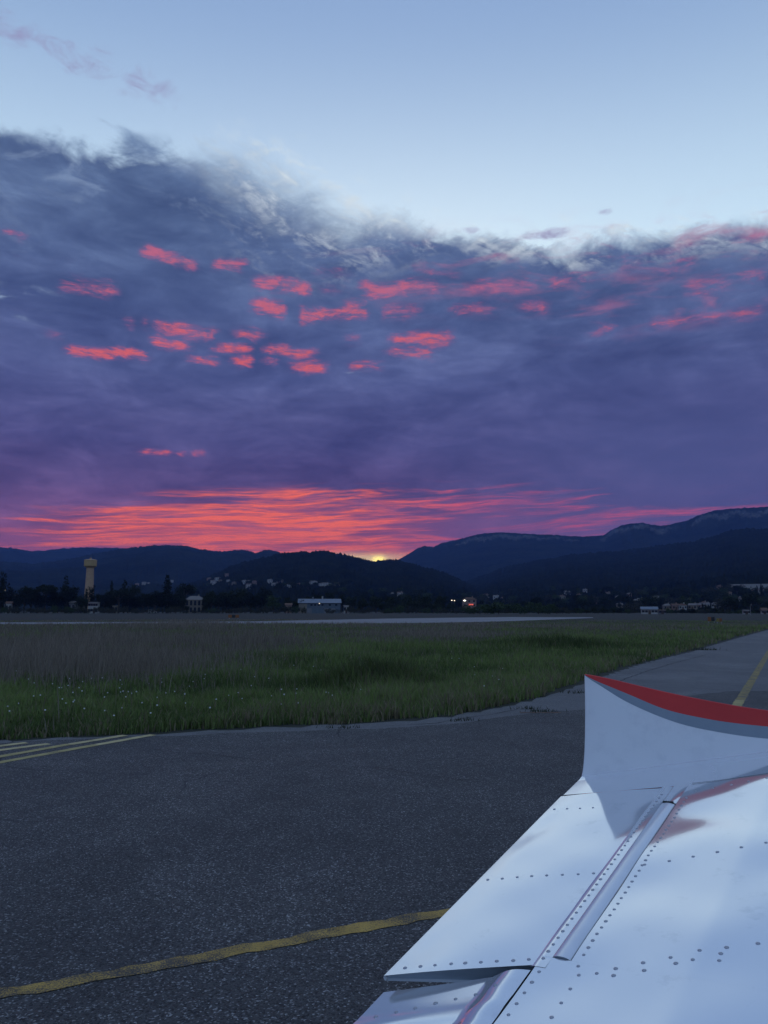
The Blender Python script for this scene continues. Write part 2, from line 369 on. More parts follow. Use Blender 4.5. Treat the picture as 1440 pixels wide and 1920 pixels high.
for nm, c in dict(wall_white=(0.38, 0.37, 0.345), wall_cream=(0.23, 0.195, 0.15), wall_pink=(0.27, 0.18, 0.15), wall_grey=(0.18, 0.18, 0.19), wall_blue_grey=(0.11, 0.14, 0.17)).items():
    material(nm, c, 0.9, build=mottled(0.6, tuple(v * 0.85 for v in c), tuple(min(1, v * 1.1) for v in c)))
material('roof_tile', (0.22, 0.11, 0.07), 0.9, build=mottled(2.0, (0.09, 0.05, 0.035), (0.16, 0.085, 0.055)))
material('roof_pale', (0.30, 0.25, 0.22), 0.9, build=mottled(2.0, (0.15, 0.13, 0.12), (0.23, 0.20, 0.18)))
material('roof_metal', (0.12, 0.15, 0.2), 0.6, 0.0, build=mottled(0.7, (0.10, 0.13, 0.17), (0.15, 0.18, 0.22)))
material('window_glass', (0.02, 0.025, 0.03), 0.1, build=mottled(1, (0.015, 0.018, 0.02), (0.03, 0.035, 0.04)))
material('door_wood', (0.08, 0.05, 0.03), 0.8, build=mottled(2, (0.05, 0.035, 0.02), (0.10, 0.06, 0.04)))
material('steel', (0.3, 0.3, 0.3), 0.5, 0.6, build=mottled(8, (0.22,) * 3, (0.36,) * 3))
material('orange_board', (0.25, 0.09, 0.02), 0.7, build=mottled(4, (0.20, 0.075, 0.02), (0.28, 0.10, 0.03)))
material('yellow_board', (0.5, 0.36, 0.04), 0.7, build=mottled(4, (0.22, 0.17, 0.03), (0.28, 0.21, 0.05)))
material('black_board', (0.02,) * 3, 0.7, build=mottled(4, (0.015,) * 3, (0.03,) * 3))
material('flower_white', (0.75, 0.75, 0.72), 0.9, build=mottled(60, (0.62, 0.62, 0.60), (0.8, 0.8, 0.77)))
material('flower_stem', (0.06, 0.09, 0.04), 0.9, build=mottled(30, (0.05, 0.07, 0.03), (0.07, 0.10, 0.04)))
material('car_paint_white', (0.6, 0.6, 0.6), 0.3, build=mottled(2, (0.55,) * 3, (0.62,) * 3))
def lamp_mat(name, c, s):
    m = material(name, (0.1, 0.1, 0.1), 0.5)
    b = m.node_tree.nodes['Principled BSDF']; b.inputs['Emission Color'].default_value = (*c, 1); b.inputs['Emission Strength'].default_value = s
lamp_mat('lamp_white', (1.0, 0.93, 0.78), 5.0)
lamp_mat('red_glow', (1.0, 0.14, 0.08), 0.8)
lamp_mat('lamp_soft', (1.0, 0.85, 0.62), 1.6)

# ------------------------------------------------------------------ object helpers
def mesh_obj(name, verts, faces, mat, parent=None, smooth_=False):
    me = bpy.data.meshes.new(name); me.from_pydata([tuple(map(float, v)) for v in verts], [], [tuple(f) for f in faces]); me.update()
    me.materials.append(MAT[mat])
    if smooth_: me.shade_smooth()
    o = bpy.data.objects.new(name, me); COL.objects.link(o); o.parent = parent
    return o
def big_mesh(name, verts, faces, mat, smooth_=False):
    """verts n x 3 array, faces m x k array."""
    me = bpy.data.meshes.new(name); n, (m, k) = len(verts), faces.shape
    me.vertices.add(n); me.vertices.foreach_set('co', np.ascontiguousarray(verts, dtype=np.float32).ravel())
    me.loops.add(m * k); me.loops.foreach_set('vertex_index', np.ascontiguousarray(faces, dtype=np.int32).ravel())
    me.polygons.add(m); me.polygons.foreach_set('loop_start', np.arange(0, m * k, k, dtype=np.int32))
    me.update(calc_edges=True); me.validate()
    me.materials.append(MAT[mat])
    if smooth_: me.shade_smooth()
    o = bpy.data.objects.new(name, me); COL.objects.link(o)
    return o
def empty(name, loc=(0, 0, 0), rz=0.0, parent=None):
    o = bpy.data.objects.new(name, None); COL.objects.link(o); o.location = loc; o.rotation_euler = (0, 0, rz); o.parent = parent
    return o
def tag(o, label=None, cat=None, group=None, kind=None):
    for k, v in (('label', label), ('category', cat), ('group', group), ('kind', kind)):
        if v: o[k] = v
    return o
def copy_tree(o, parent=None):
    c = o.copy(); COL.objects.link(c); c.parent = parent
    for ch in list(o.children): copy_tree(ch, c)
    return c
class MB:
    def __init__(s): s.v, s.f = [], []
    def box(s, x0, x1, y0, y1, z0, z1):
        b = len(s.v)
        s.v += [(x, y, z) for z in (z0, z1) for x, y in ((x0, y0), (x1, y0), (x1, y1), (x0, y1))]
        s.f += [[b + i for i in q] for q in ((3, 2, 1, 0), (4, 5, 6, 7), (0, 1, 5, 4), (1, 2, 6, 5), (2, 3, 7, 6), (3, 0, 4, 7))]
        return s
    def lathe(s, prof, n=24, cx=0, cy=0):
        b = len(s.v)
        for r, z in prof:
            s.v += [(cx + r * math.cos(2 * math.pi * i / n), cy + r * math.sin(2 * math.pi * i / n), z) for i in range(n)]
        for j in range(len(prof) - 1):
            for i in range(n):
                s.f.append([b + j * n + i, b + j * n + (i + 1) % n, b + (j + 1) * n + (i + 1) % n, b + (j + 1) * n + i])
        s.f.append([b + i for i in range(n)][::-1]); s.f.append([b + (len(prof) - 1) * n + i for i in range(n)])
        return s
    def tube(s, pts, rad, n=6):
        b = len(s.v); pts = [np.array(p, float) for p in pts]
        for i, p in enumerate(pts):
            t = pts[min(i + 1, len(pts) - 1)] - pts[max(i - 1, 0)]; t /= np.linalg.norm(t)
            u = np.cross(t, (0.3, 0.9, 0.1)); u /= np.linalg.norm(u); q = np.cross(t, u)
            for k in range(n):
                a = 2 * math.pi * k / n; s.v.append(tuple(p + (u * math.cos(a) + q * math.sin(a)) * rad[i]))
        for i in range(len(pts) - 1):
            for k in range(n):
                s.f.append([b + i * n + k, b + i * n + (k + 1) % n, b + (i + 1) * n + (k + 1) % n, b + (i + 1) * n + k])
        s.f.append([b + k for k in range(n)][::-1]); s.f.append([b + (len(pts) - 1) * n + k for k in range(n)])
        return s
    def quad(s, *p):
        b = len(s.v); s.v += list(p); s.f.append(list(range(b, b + len(p)))); return s
    def build(s, name, mat, parent=None, sm=False): return mesh_obj(name, s.v, s.f, mat, parent, sm)

# ------------------------------------------------------------------ terrain
def fbm(x, y, seed=0.0, octs=5):
    """Cheap smooth noise in about -1..1."""
    r = np.zeros(np.broadcast(x, y).shape); a = 0.5
    for k in range(octs):
        f = 2.03 ** k; s = seed + k * 7.31
        r = r + a * (np.sin(f * x * 1.0 + 1.7 * np.sin(f * y * 0.83 + s) + s * 1.3) * np.cos(f * y * 1.11 + 1.5 * np.sin(f * x * 0.71 - s) + s * 2.1))
        a *= 0.55
    return r * 1.25
HILLS = {}
class Hill:
    def __init__(s, sky_px, D, r0, ex, rough, canopy, seed, left, right):
        pts = [(math.atan2(ray(x, y)[0], ray(x, y)[1]), ray(x, y)[2] / math.hypot(*ray(x, y)[:2])) for x, y in sky_px]
        pts = [(math.radians(a), e) for a, e in left] + pts + [(math.radians(a), e) for a, e in right]
        s.a = np.array([p[0] for p in pts]); s.e = np.array([p[1] for p in pts])
        s.D, s.r0, s.ex, s.rough, s.canopy, s.seed = D, r0, ex, rough, canopy, seed
    def dist(s, az): return s.D * (1 + 0.06 * fbm(az * 7, az * 0, s.seed, 3))
    def z(s, az, r, detail=False):
        D = s.dist(az); zr = np.maximum(EYE + np.interp(az, s.a, s.e) * D, 0)
        t = (r - s.r0) / (D - s.r0); tc_ = np.clip(t, 0, 1)
        x, y = r * np.sin(az), r * np.cos(az); L = s.D * 0.11
        g = fbm(x / L, y / L, s.seed, 5)
        z = zr * (tc_ ** s.ex) + zr * s.rough * g * 4 * tc_ * (1 - tc_)
        back = np.clip(t - 1, 0, None)
        z = np.where(t > 1, zr * (1 - 1.1 * back ** 1.2), z)
        if detail:
            q = s.canopy
            z = z + q * np.clip(tc_ * 6, 0, 1) * (0.55 * fbm(x / (q * 2.2), y / (q * 2.2), s.seed + 3, 3) + 0.25 * rng.standard_normal(z.shape).clip(-1.8, 1.8))
        return np.where(t < 0, -2.0, z)
    def build(s, name, mat, rows, az_lo, az_hi, rock=None):
        az = np.concatenate([np.linspace(az_lo, -31, 120, endpoint=False), np.linspace(-31, 31, 900), np.linspace(31, az_hi, 121)[1:]]) if az_lo < -31 and az_hi > 31 else np.linspace(az_lo, az_hi, int((az_hi - az_lo) / 0.068))
        az = np.radians(az); t = np.concatenate([np.linspace(0, 1, rows), 1 + np.linspace(0.04, 0.6, 12)])
        A, T = np.meshgrid(az, t); D = s.dist(A); R = s.r0 + (D - s.r0) * T
        Z = s.z(A, R, True); Z[0] -= 2
        if rock is not None:
            k = rock(A, T); d_ = np.degrees(A)
            zr = np.maximum(EYE + np.interp(A, s.a, s.e) * D, 0)
            # step the face back below the brow so that the rock stands as a wall
            R = R - k * 0.035 * s.D * np.clip((1 - T) * 6, 0, 1) * 0.0
            Z = Z + k * zr * (0.035 + 0.02 * np.sin(d_ * 23) * np.sin(d_ * 9.1))
        v = np.stack([R * np.sin(A), R * np.cos(A), Z], -1).reshape(-1, 3)
        n, m = len(t), len(az); i = np.arange(n - 1)[:, None] * m + np.arange(m - 1)[None]
        f = np.stack([i, i + 1, i + m + 1, i + m], -1).reshape(-1, 4)
        o = big_mesh(name, v, f, mat, True)
        a = o.data.attributes.new('rock', 'FLOAT', 'POINT')
        a.data.foreach_set('value', (rock(A, T) if rock is not None else np.zeros_like(A)).astype(np.float32).ravel())
        return o
H1 = Hill([(0, 1026), (20, 1027), (45, 1031), (60, 1033), (85, 1032), (110, 1029), (140, 1027), (165, 1026), (210, 1027), (280, 1028), (400, 1040), (520, 1062)],
          6800, 3000, 1.5, 0.10, 7, 1.0, [(-75, .05), (-50, .085), (-36, .078)], [(4, 0.02), (8, 0.0)])
H2 = Hill([(0, 1053), (60, 1057), (110, 1052), (150, 1044), (185, 1036), (215, 1031), (240, 1027), (290, 1023), (335, 1022), (350, 1024), (370, 1029), (395, 1032),
           (425, 1034), (445, 1031), (462, 1032), (480, 1037), (495, 1032), (508, 1031), (520, 1034), (535, 1040), (570, 1050), (640, 1072), (720, 1100)],
          4300, 1300, 1.5, 0.15, 8, 2.0, [(-75, .03), (-50, .06), (-36, .06)], [(6, 0.0)])
H4 = Hill([(250, 1128), (330, 1102), (390, 1082), (430, 1062), (480, 1048), (510, 1042), (530, 1038), (555, 1035), (580, 1034), (605, 1034), (625, 1036), (645, 1038), (665, 1043), (682, 1048),
           (697, 1052), (706, 1053), (716, 1051), (735, 1049), (750, 1050), (765, 1055), (800, 1064), (830, 1074), (860, 1087), (885, 1099), (905, 1110), (930, 1126)],
          2200, 620, 1.45, 0.07, 9.5, 3.0, [(-24, 0.0), (-19, 0.003)], [(10, 0.0)])
H5 = Hill([(600, 1100), (680, 1075), (720, 1062), (745, 1050), (765, 1039), (785, 1027), (797, 1023), (812, 1026), (825, 1019), (860, 1011), (880, 1006), (905, 1000), (945, 998), (990, 1001), (1040, 1003),
           (1090, 1006), (1130, 1004), (1150, 992), (1165, 985), (1185, 981), (1205, 980), (1225, 984), (1240, 986), (1260, 983), (1290, 975), (1310, 966), (1340, 957), (1380, 953), (1440, 950)],
          5200, 1900, 1.7, 0.08, 5, 4.0, [(-12, 0.0), (-7, 0.006)], [(34, .128), (44, .11), (60, .07), (80, .05)])
H6 = Hill([(840, 1110), (870, 1090), (905, 1079), (935, 1068), (960, 1060), (1000, 1052), (1040, 1046), (1060, 1041), (1100, 1037), (1150, 1034), (1220, 1025), (1300, 1015), (1340, 1004), (1370, 994), (1400, 991), (1440, 992)],
          3100, 420, 1.75, 0.06, 9, 5.0, [(0, 0.0), (3, 0.012)], [(34, .10), (44, .085), (60, .06), (80, .04)])
ALL = [H1, H2, H4, H5, H6]
def terrain(az, r):
    return max([0.0] + [float(h_.z(np.array([az]), np.array([r]))[0]) for h_ in ALL])
def land(px, py, rmin=260.0, rmax=4200.0):
    """The point of the terrain that the line of sight through (px, py) meets beyond rmin."""
    q = ray(px, py); hh = math.hypot(q[0], q[1]); az = math.atan2(q[0], q[1]); sl_ = q[2] / hh
    rr = rmin * (rmax / rmin) ** np.linspace(0, 1, 260)
    tz = np.maximum.reduce([np.zeros_like(rr)] + [h_.z(np.full_like(rr, az), rr) for h_ in ALL])
    hit = np.nonzero(tz >= EYE + sl_ * rr)[0]
    if not len(hit): return None
    r = rr[hit[0]]
    return np.array([r * math.sin(az), r * math.cos(az), tz[hit[0]]]), r

g_s = 14000
ground = mesh_obj('ground', [(-g_s, -g_s, 0), (g_s, -g_s, 0), (g_s, g_s, 0), (-g_s, g_s, 0)], [(0, 1, 2, 3)], 'meadow_soil'); tag(ground, kind='structure')
tag(H1.build('hill_far_ridge', 'hill_forest_far', 50, -75, 8), kind='structure')
tag(H2.build('hill_wooded_ridge', 'hill_forest_far', 70, -75, 6), kind='structure')
tag(H4.build('hill_wooded_knoll', 'hill_forest_near', 90, -24, 10), kind='structure')
def cliffs(A, T):
    d = np.degrees(A)
    band = np.clip(1 - np.abs(T - 0.935 - 0.012 * np.sin(d * 3.1)) / 0.05, 0, 1)
    where = np.interp(d, [2, 5, 6, 9.5, 11, 14, 15.5, 16, 20, 21.5, 22.5, 27.5, 30, 45], [.2, .5, .9, 1.0, .8, .7, .4, 1.0, 1.0, .4, 1.0, 1.0, .7, .5])
    return band * where
tag(H5.build('hill_cliff_mountain', 'hill_forest_far', 110, -12, 80, cliffs), kind='structure')
tag(H6.build('hill_forest_slope', 'hill_forest_near', 90, 0, 80), kind='structure')

# ------------------------------------------------------------------ pavement and markings
EDGE = [(-60, -12), (-30, 2.5), (-14, 8.7), (-9, 10.4), (-5.58, 11.51), (-4.57, 11.86), (-3.5, 12.12), (-2.55, 12.55), (-1.4, 12.93), (-0.18, 13.31), (0.74, 13.72), (1.57, 14.52), (2.42, 15.54), (3.33, 16.91), (4.28, 18.56),
        (5.31, 20.56), (6.92, 23.64), (9.01, 27.4), (11.62, 31.7), (14.06, 35.6), (18.85, 43.9), (26.05, 56.2), (35.36, 71.9), (50.19, 96.2), (62, 116), (110, 195)]
EX = np.array([p[0] for p in EDGE]); EY = np.array([p[1] for p in EDGE])
def wob(i): return 0.10 * math.sin(i * 1.7) + 0.07 * math.sin(i * 4.1 + 1)
fine = []
for (x0, y0), (x1, y1) in zip(EDGE[:-1], EDGE[1:]):
    n = max(2, int(math.hypot(x1 - x0, y1 - y0) / 0.25)) if -10 < x0 < 36 else 2
    for k in range(n):
        u = k / n; q = len(fine); kk = 0.8 + 0.02 * max(0, y0)
        fine.append((x0 + (x1 - x0) * u + kk * 0.05 * math.sin(q * 2.3), y0 + (y1 - y0) * u + kk * wob(q) * 0.8))
fine.append(EDGE[-1])
def strip_sheet(name, left, right, z, mat):
    v = [(x, y, z) for x, y in left] + [(x, y, z) for x, y in right]; n = len(left)
    return mesh_obj(name, v, [(i, n + i, n + i + 1, i + 1) for i in range(n - 1)], mat)
taxi = strip_sheet('taxiway', fine, [(x + 26, y - 18 - 0.25 * max(0, y)) for x, y in fine], 0.004, 'asphalt_old'); tag(taxi, kind='structure')
AP = [gnd(*p)[:2] for p in [(-400, 1420), (0, 1394), (150, 1386), (290, 1382), (420, 1376), (560, 1371), (700, 1367), (800, 1362), (880, 1354), (950, 1344), (1010, 1336), (1110, 1330), (1250, 1310), (1360, 1297), (1440, 1296), (1600, 1294), (1900, 1290)]]
apf = []
for (x0, y0), (x1, y1) in zip(AP[:-1], AP[1:]):
    n = max(2, int(math.hypot(x1 - x0, y1 - y0) / 0.3))
    for k in range(n):
        u = k / n; apf.append((x0 + (x1 - x0) * u, y0 + (y1 - y0) * u + 0.5 * wob(len(apf) * 0.9)))
apron = strip_sheet('apron', apf, [(x * 1.3, -14) for x, y in apf], 0.008, 'asphalt_new'); tag(apron, kind='structure')
# runway beyond the field: a strip that widens into a turning pad
RW_FAR = [(-700, 1171.0), (-300, 1168.5), (0, 1167), (300, 1166), (480, 1165), (600, 1162.5), (720, 1160), (840, 1158.3), (960, 1157), (1112, 1157.4)]
RW_NEAR = [(-700, 1176.0), (-300, 1172.5), (0, 1171), (300, 1170.2), (480, 1169.8), (600, 1170), (720, 1169.5), (840, 1167.5), (960, 1164.5), (1112, 1158.6)]
runway = mesh_obj('runway', [(*gnd(*p)[:2], 0.004) for p in RW_NEAR] + [(*gnd(*p)[:2], 0.004) for p in RW_FAR],
                  [(i, i + 1, len(RW_NEAR) + i + 1, len(RW_NEAR) + i) for i in range(len(RW_NEAR) - 1)], 'runway_surface'); tag(runway, kind='structure')

def ribbon(name, pts, width, z, mat, label, cat='marking', group=None, ragged=0.012):
    pts = [np.array(p[:2], float) for p in pts]; P = []
    for a, b in zip(pts[:-1], pts[1:]):
        n = max(1, int(np.linalg.norm(b - a) / 0.12))
        P += [a + (b - a) * k / n for k in range(n)]
    P.append(pts[-1]); L, R = [], []
    for i, p in enumerate(P):
        t = P[min(i + 1, len(P) - 1)] - P[max(i - 1, 0)]; t /= np.linalg.norm(t); q = np.array([-t[1], t[0]])
        L.append(p + q * (width / 2 + random.uniform(-1, 1) * ragged)); R.append(p - q * (width / 2 + random.uniform(-1, 1) * ragged))
    o = strip_sheet(name, [tuple(p) for p in R], [tuple(p) for p in L], z, mat)
    for f in o.data.polygons: pass
    return tag(o, label, cat, group)
cl = [gnd(x, y) for x, y in [(-420, 1925), (-200, 1905), (0, 1872), (200, 1833), (400, 1792), (600, 1752), (830, 1715), (1000, 1692), (1250, 1660)]]
cl = np.array(cl)[:, :2]; fit = np.polyfit(cl[:, 0], cl[:, 1], 3); cl = [(x, np.polyval(fit, x)) for x in np.linspace(cl[0, 0], cl[-1, 0], 60)]
ribbon('taxi_line', cl, 0.115, 0.0120, 'yellow_paint', 'worn yellow guide line curving across the dark apron asphalt', 'line marking', None, 0.02)
l2 = [gnd(1385, 1318) + (gnd(1440, 1225) - gnd(1385, 1318)) * k for k in np.linspace(-0.30, 6.0, 40)]
i0 = 3
ribbon('taxi_line', l2[:i0], 0.19, 0.0125, 'pale_yellow_paint', 'short bright yellow stretch of centre line on the dark apron edge', 'line marking')
ribbon('taxi_line', l2[i0 - 1:], 0.19, 0.0085, 'yellow_paint_old', 'faded yellow centre line running down the pale taxiway', 'line marking')
def hold(p0, p1, ext, mat, z, label, wd=0.14):
    a, b = gnd(*p0), gnd(*p1); a = a + (a - b) * ext
    ribbon('holding_line', [a, b], wd, z, mat, label, 'line marking', 'holding position lines by the grass', 0.006)
hold((0, 1431), (180, 1398), 1.2, 'pale_yellow_paint', 0.0125, 'solid pale yellow holding line farthest from the grass edge')
hold((181, 1398), (287, 1379), 0, 'white_yellow_paint', 0.0125, 'whitish repainted end of the outer holding line at the grass')
hold((0, 1420), (130, 1397), 1.2, 'pale_yellow_paint', 0.0125, 'solid pale yellow holding line second from the grass edge')
hold((131, 1397), (235, 1380), 0, 'white_yellow_paint', 0.0125, 'whitish repainted end of the second holding line at the grass')
hold((0, 1408), (92, 1396), 0.2, 'white_yellow_paint', 0.0125, 'short cream dash beside the two solid holding lines')
hold((0, 1400), (50, 1394), 0.2, 'white_yellow_paint', 0.0125, 'short cream dash nearest the grass by the holding lines')
ribbon('edge_line', [gnd(975, 1337), gnd(1052, 1337)], 0.07, 0.0125, 'orange_paint', 'thin faded orange line on the pavement edge beside the wing tip', 'line marking')

# cracks and weeds on the old pavement
material('crack_tar', (0.02, 0.02, 0.02), 0.9, build=mottled(9, (0.014, 0.014, 0.014), (0.03, 0.03, 0.028)))
def crack(pts, wd, parent, z):
    P = [gnd(*p)[:2] for p in pts]; v = []; f = []; k = 0; Q = []
    for a_, b_ in zip(P[:-1], P[1:]):
        n = max(3, int(np.linalg.norm(b_ - a_) / 0.25))
        Q += [a_ + (b_ - a_) * i / n + np.array([random.uniform(-1, 1), random.uniform(-1, 1)]) * 0.035 for i in range(n)]
    for i, q_ in enumerate(Q):
        ww = wd * random.uniform(0.3, 1.0) * min(1, i / 3 + 0.1, (len(Q) - 1 - i) / 3 + 0.1); v += [(q_[0], q_[1] + ww, z), (q_[0] + ww * 0.5, q_[1] - ww, z)]
    f = [(2 * i, 2 * i + 1, 2 * i + 3, 2 * i + 2) for i in range(len(Q) - 1)]
    mesh_obj('crack', v, f, 'crack_tar', parent)
crack([(1110, 1296), (1160, 1278), (1215, 1258), (1262, 1244), (1300, 1234), (1330, 1226)], 0.035, taxi, 0.0082)
crack([(700, 1364), (820, 1356), (930, 1338), (1000, 1324)], 0.018, taxi, 0.0080)
crack([(240, 1400), (330, 1412), (420, 1418), (560, 1436)], 0.012, apron, 0.0122)
crack([(560, 1436), (700, 1440), (860, 1462), (980, 1470)], 0.010, apron, 0.0122)
for px, py, n_, hh_ in [(1322, 1219, 60, 0.16), (1016, 1335, 70, 0.07), (990, 1330, 40, 0.08), (1090, 1300, 50, 0.10), (870, 1352, 40, 0.07), (640, 1366, 40, 0.08)]:
    g = gnd(px, py); k_ = g[1] / 15; v = []; f = []
    for i in range(n_):
        x, y = random.gauss(0, 0.16 * k_), random.gauss(0, 0.07 * k_); a_ = random.uniform(0, 6.28); h_ = hh_ * random.uniform(0.4, 1.1); w_ = 0.006 * k_
        b = len(v); v += [(x - w_, y, 0), (x + w_, y, 0), (x + math.cos(a_) * h_ * 0.6, y + math.sin(a_) * h_ * 0.6, h_)]; f.append((b, b + 1, b + 2))
    o = mesh_obj('weed_tuft', v, f, 'oak_leaves'); o.location = (g[0], g[1], 0.006)
    tag(o, 'small dark weeds growing from the cracked pavement edge', 'weed', 'weeds on the pavement edge', 'stuff')
# ------------------------------------------------------------------ water tower
tw_r = 560.0; tp = ray(165.5, YH); tpos = (tp[0] / tp[1] * tw_r, tw_r, 0); mpp = tw_r / F
tower = tag(empty('water_tower', tpos), 'tall tan concrete water tower with wide drum tank above dark trees', 'water tower')
ztop = (YH - 1050.5) * mpp + EYE; zb = (YH - 1063) * mpp + EYE
MB().lathe([(3.7, 0), (3.4, 6), (2.95, 18), (2.6, zb - 1.4), (2.6, zb - 0.4)], 24).build('shaft', 'tower_concrete', tower, True)
tank = MB().lathe([(2.5, zb - 1.2), (3.6, zb - 0.1), (4.25, zb + 0.1), (4.45, zb + 0.5), (4.45, ztop - 0.7), (4.2, ztop - 0.1)], 32).build('tank', 'tower_tank', tower)
MB().lathe([(4.55, ztop - 0.55), (4.55, ztop - 0.1), (3.2, ztop + 0.35), (0.9, ztop + 0.6)], 32).build('roof_rim', 'tower_concrete', tower)
MB().lathe([(0.7, ztop + 0.5), (0.7, ztop + 1.5)], 12).build('vent', 'tower_concrete', tower)
MB().tube([(0.2, 0, ztop + 1.4), (0.2, 0, ztop + 3.6)], [0.09, 0.06]).build('antenna', 'steel', tower)
for k in range(4): MB().box(-0.35, 0.35, -2.95 + k * 0.14, -2.2, 7 + k * 6.0, 8.5 + k * 6.0).build('slit_window', 'window_glass', tower)

# ------------------------------------------------------------------ buildings
def house(name, pos, wd, dp, hh, rz, wall, roof, label, group, cat='house', roof_h=None, wins=(3, 1), hip=False, chim=True, base=2.5):
    o = tag(empty(name, tuple(pos), rz), label, cat, group)
    MB().box(-wd / 2, wd / 2, -dp / 2, dp / 2, -base, hh).build('wall', wall, o)
    rh = roof_h if roof_h is not None else wd * 0.16; e = 0.4; ov = wd / 2 + e; od = dp / 2 + e; rx = wd / 2 - dp * 0.45 if hip else ov
    z0 = hh + 0.003
    v = [(-ov, -od, z0), (ov, -od, z0), (ov, od, z0), (-ov, od, z0), (-rx, 0, z0 + rh), (rx, 0, z0 + rh)]
    r = mesh_obj('roof', v, [(0, 1, 5, 4), (2, 3, 4, 5), (1, 2, 5), (3, 0, 4), (3, 2, 1, 0)], roof, o)
    if chim: MB().box(wd * 0.2, wd * 0.2 + 0.6, 0.3, 0.9, hh + rh * 0.4, hh + rh + 0.8).build('chimney', wall, r)
    nx, nz = wins
    sh = hh / nz
    for j in range(nz):
        for i in range(nx):
            x = -wd / 2 + wd * (i + 0.5) / nx
            if j == 0 and i == nx // 2:
                MB().box(x - 0.55, x + 0.55, -dp / 2 - 0.05, -dp / 2 + 0.05, 0.0, min(2.1, sh * 0.8)).build('door', 'door_wood', o)
                continue
            f = MB().box(x - 0.55, x + 0.55, -dp / 2 - 0.05, -dp / 2 + 0.05, j * sh + sh * 0.35, j * sh + sh * 0.8).build('window', 'window_glass', o)
    return o
WALLS = ['wall_white', 'wall_cream', 'wall_cream', 'wall_pink', 'wall_white']
WN = {'wall_white': 'white', 'wall_cream': 'cream', 'wall_pink': 'pinkish', 'wall_grey': 'grey', 'wall_blue_grey': 'blue grey'}
RN = {'roof_tile': 'brown tiled', 'roof_pale': 'pale tiled'}
def village(spots, where, group, rmin):
    for k, (px, py, wpx, bright) in enumerate(spots):
        q = land(px, py + 2, rmin)
        if q is None: continue
        pos, r = q; m = r / F; wd = max(5.0, min(wpx * m * 0.85, 30))
        wall = 'wall_white' if bright else WALLS[(k * 7 + 3) % 5]; roof = 'roof_pale' if (k % 3 == 0 or bright) else 'roof_tile'
        az = math.atan2(pos[0], pos[1]); long_ = wd > 16
        house('village_house', pos, wd, min(wd * 0.7, 12), min(5.2, wd * 0.6) if not long_ else 5.8, -az + random.uniform(-0.5, 0.5), wall, roof,
              f"{'long ' if long_ else 'small '}{WN[wall]} house with {RN[roof]} roof {where}", group, hip=(k % 2 == 0), wins=(3 if wd < 14 else 5, 2 if wd > 9 else 1), roof_h=1.3)
village([(392, 1086, 9, 0), (399, 1091, 9, 0), (408, 1086, 12, 1), (402, 1094, 9, 1), (413, 1090, 8, 0), (425, 1079, 8, 0), (428, 1090, 8, 0), (436, 1097, 14, 0), (458, 1092, 10, 1), (468, 1092, 9, 0),
         (477, 1093, 9, 0), (467, 1100, 12, 0), (506, 1091, 11, 1), (516, 1098, 14, 1), (525, 1091, 12, 0), (531, 1100, 8, 1), (543, 1099, 11, 0), (587, 1095, 15, 1), (610, 1099, 26, 0), (632, 1097, 11, 0), (560, 1097, 8, 0)],
        'below the dark wooded knoll', 'houses below the wooded knoll', 700)
village([(257, 1096, 7, 0), (270, 1094, 8, 1), (278, 1094, 6, 1), (322, 1090, 7, 0)], 'on the slope behind the cypresses', 'houses behind the cypresses', 900)
village([(735, 1116, 6, 1), (750, 1116, 12, 0), (911, 1119, 14, 0), (930, 1122, 12, 0), (943, 1123, 8, 0)], 'at the valley mouth', 'houses at the valley mouth', 600)
village([(1060, 1111, 8, 1), (1066, 1112, 7, 1), (1053, 1123, 14, 0), (1097, 1109, 8, 0), (1085, 1117, 8, 0), (1118, 1129, 7, 0), (1129, 1129, 10, 1), (1157, 1122, 7, 1), (1163, 1128, 9, 1), (1162, 1138, 9, 0), (1193, 1129, 6, 1),
         (1202, 1128, 10, 1), (1215, 1136, 9, 0), (1230, 1123, 10, 1), (1246, 1133, 5, 1), (1309, 1139, 11, 0), (1320, 1134, 10, 0), (1325, 1137, 9, 1), (1343, 1138, 14, 0), (1365, 1118, 14, 0), (1349, 1103, 10, 0),
         (1400, 1112, 9, 0), (1412, 1112, 8, 0), (1427, 1111, 10, 0), (1251, 1146, 8, 0), (1266, 1148, 10, 0), (1280, 1149, 12, 0), (1300, 1149, 12, 0), (1385, 1126, 9, 0), (1290, 1128, 8, 0), (1180, 1116, 8, 0), (1140, 1114, 8, 0)],
        'among the valley trees', 'houses on the valley floor', 560)
q = land(1408, 1103, 700); 
if q:
    p, r = q; house('greenhouse', p, 62 * r / F, 14, 4.0, -math.atan2(p[0], p[1]), 'wall_white', 'roof_pale', 'very long low white building high on the forest slope', None, 'building', roof_h=1.2, wins=(7, 1), chim=False)
def near_pos(px, r): t = ray(px, YH); return (t[0] / t[1] * r, r, 0.0)
# the arched villa among the pines
vr = 420.0; vm_ = vr / F; vp = near_pos(365, vr)
villa = tag(empty('villa', vp, 0.28), 'cream two storey villa with rows of arched openings among dark pines', 'house')
vw, vh = 36 * vm_, 34 * vm_ * 0.72
MB().box(-vw / 2, vw / 2, -3.5, 4, -0.3, vh).build('wall', 'wall_cream', villa)
vrf = mesh_obj('roof', [(-vw / 2 - .5, -4, vh), (vw / 2 + .5, -4, vh), (vw / 2 + .5, 4.5, vh), (-vw / 2 - .5, 4.5, vh), (-vw / 2 + 3, 0.2, vh + 2.1), (vw / 2 - 3, 0.2, vh + 2.1)],
               [(0, 1, 5, 4), (2, 3, 4, 5), (1, 2, 5), (3, 0, 4), (3, 2, 1, 0)], 'roof_pale', villa)
MB().box(1.6, 2.3, 0.4, 1.1, vh + 1.0, vh + 2.9).build('chimney', 'wall_cream', vrf)
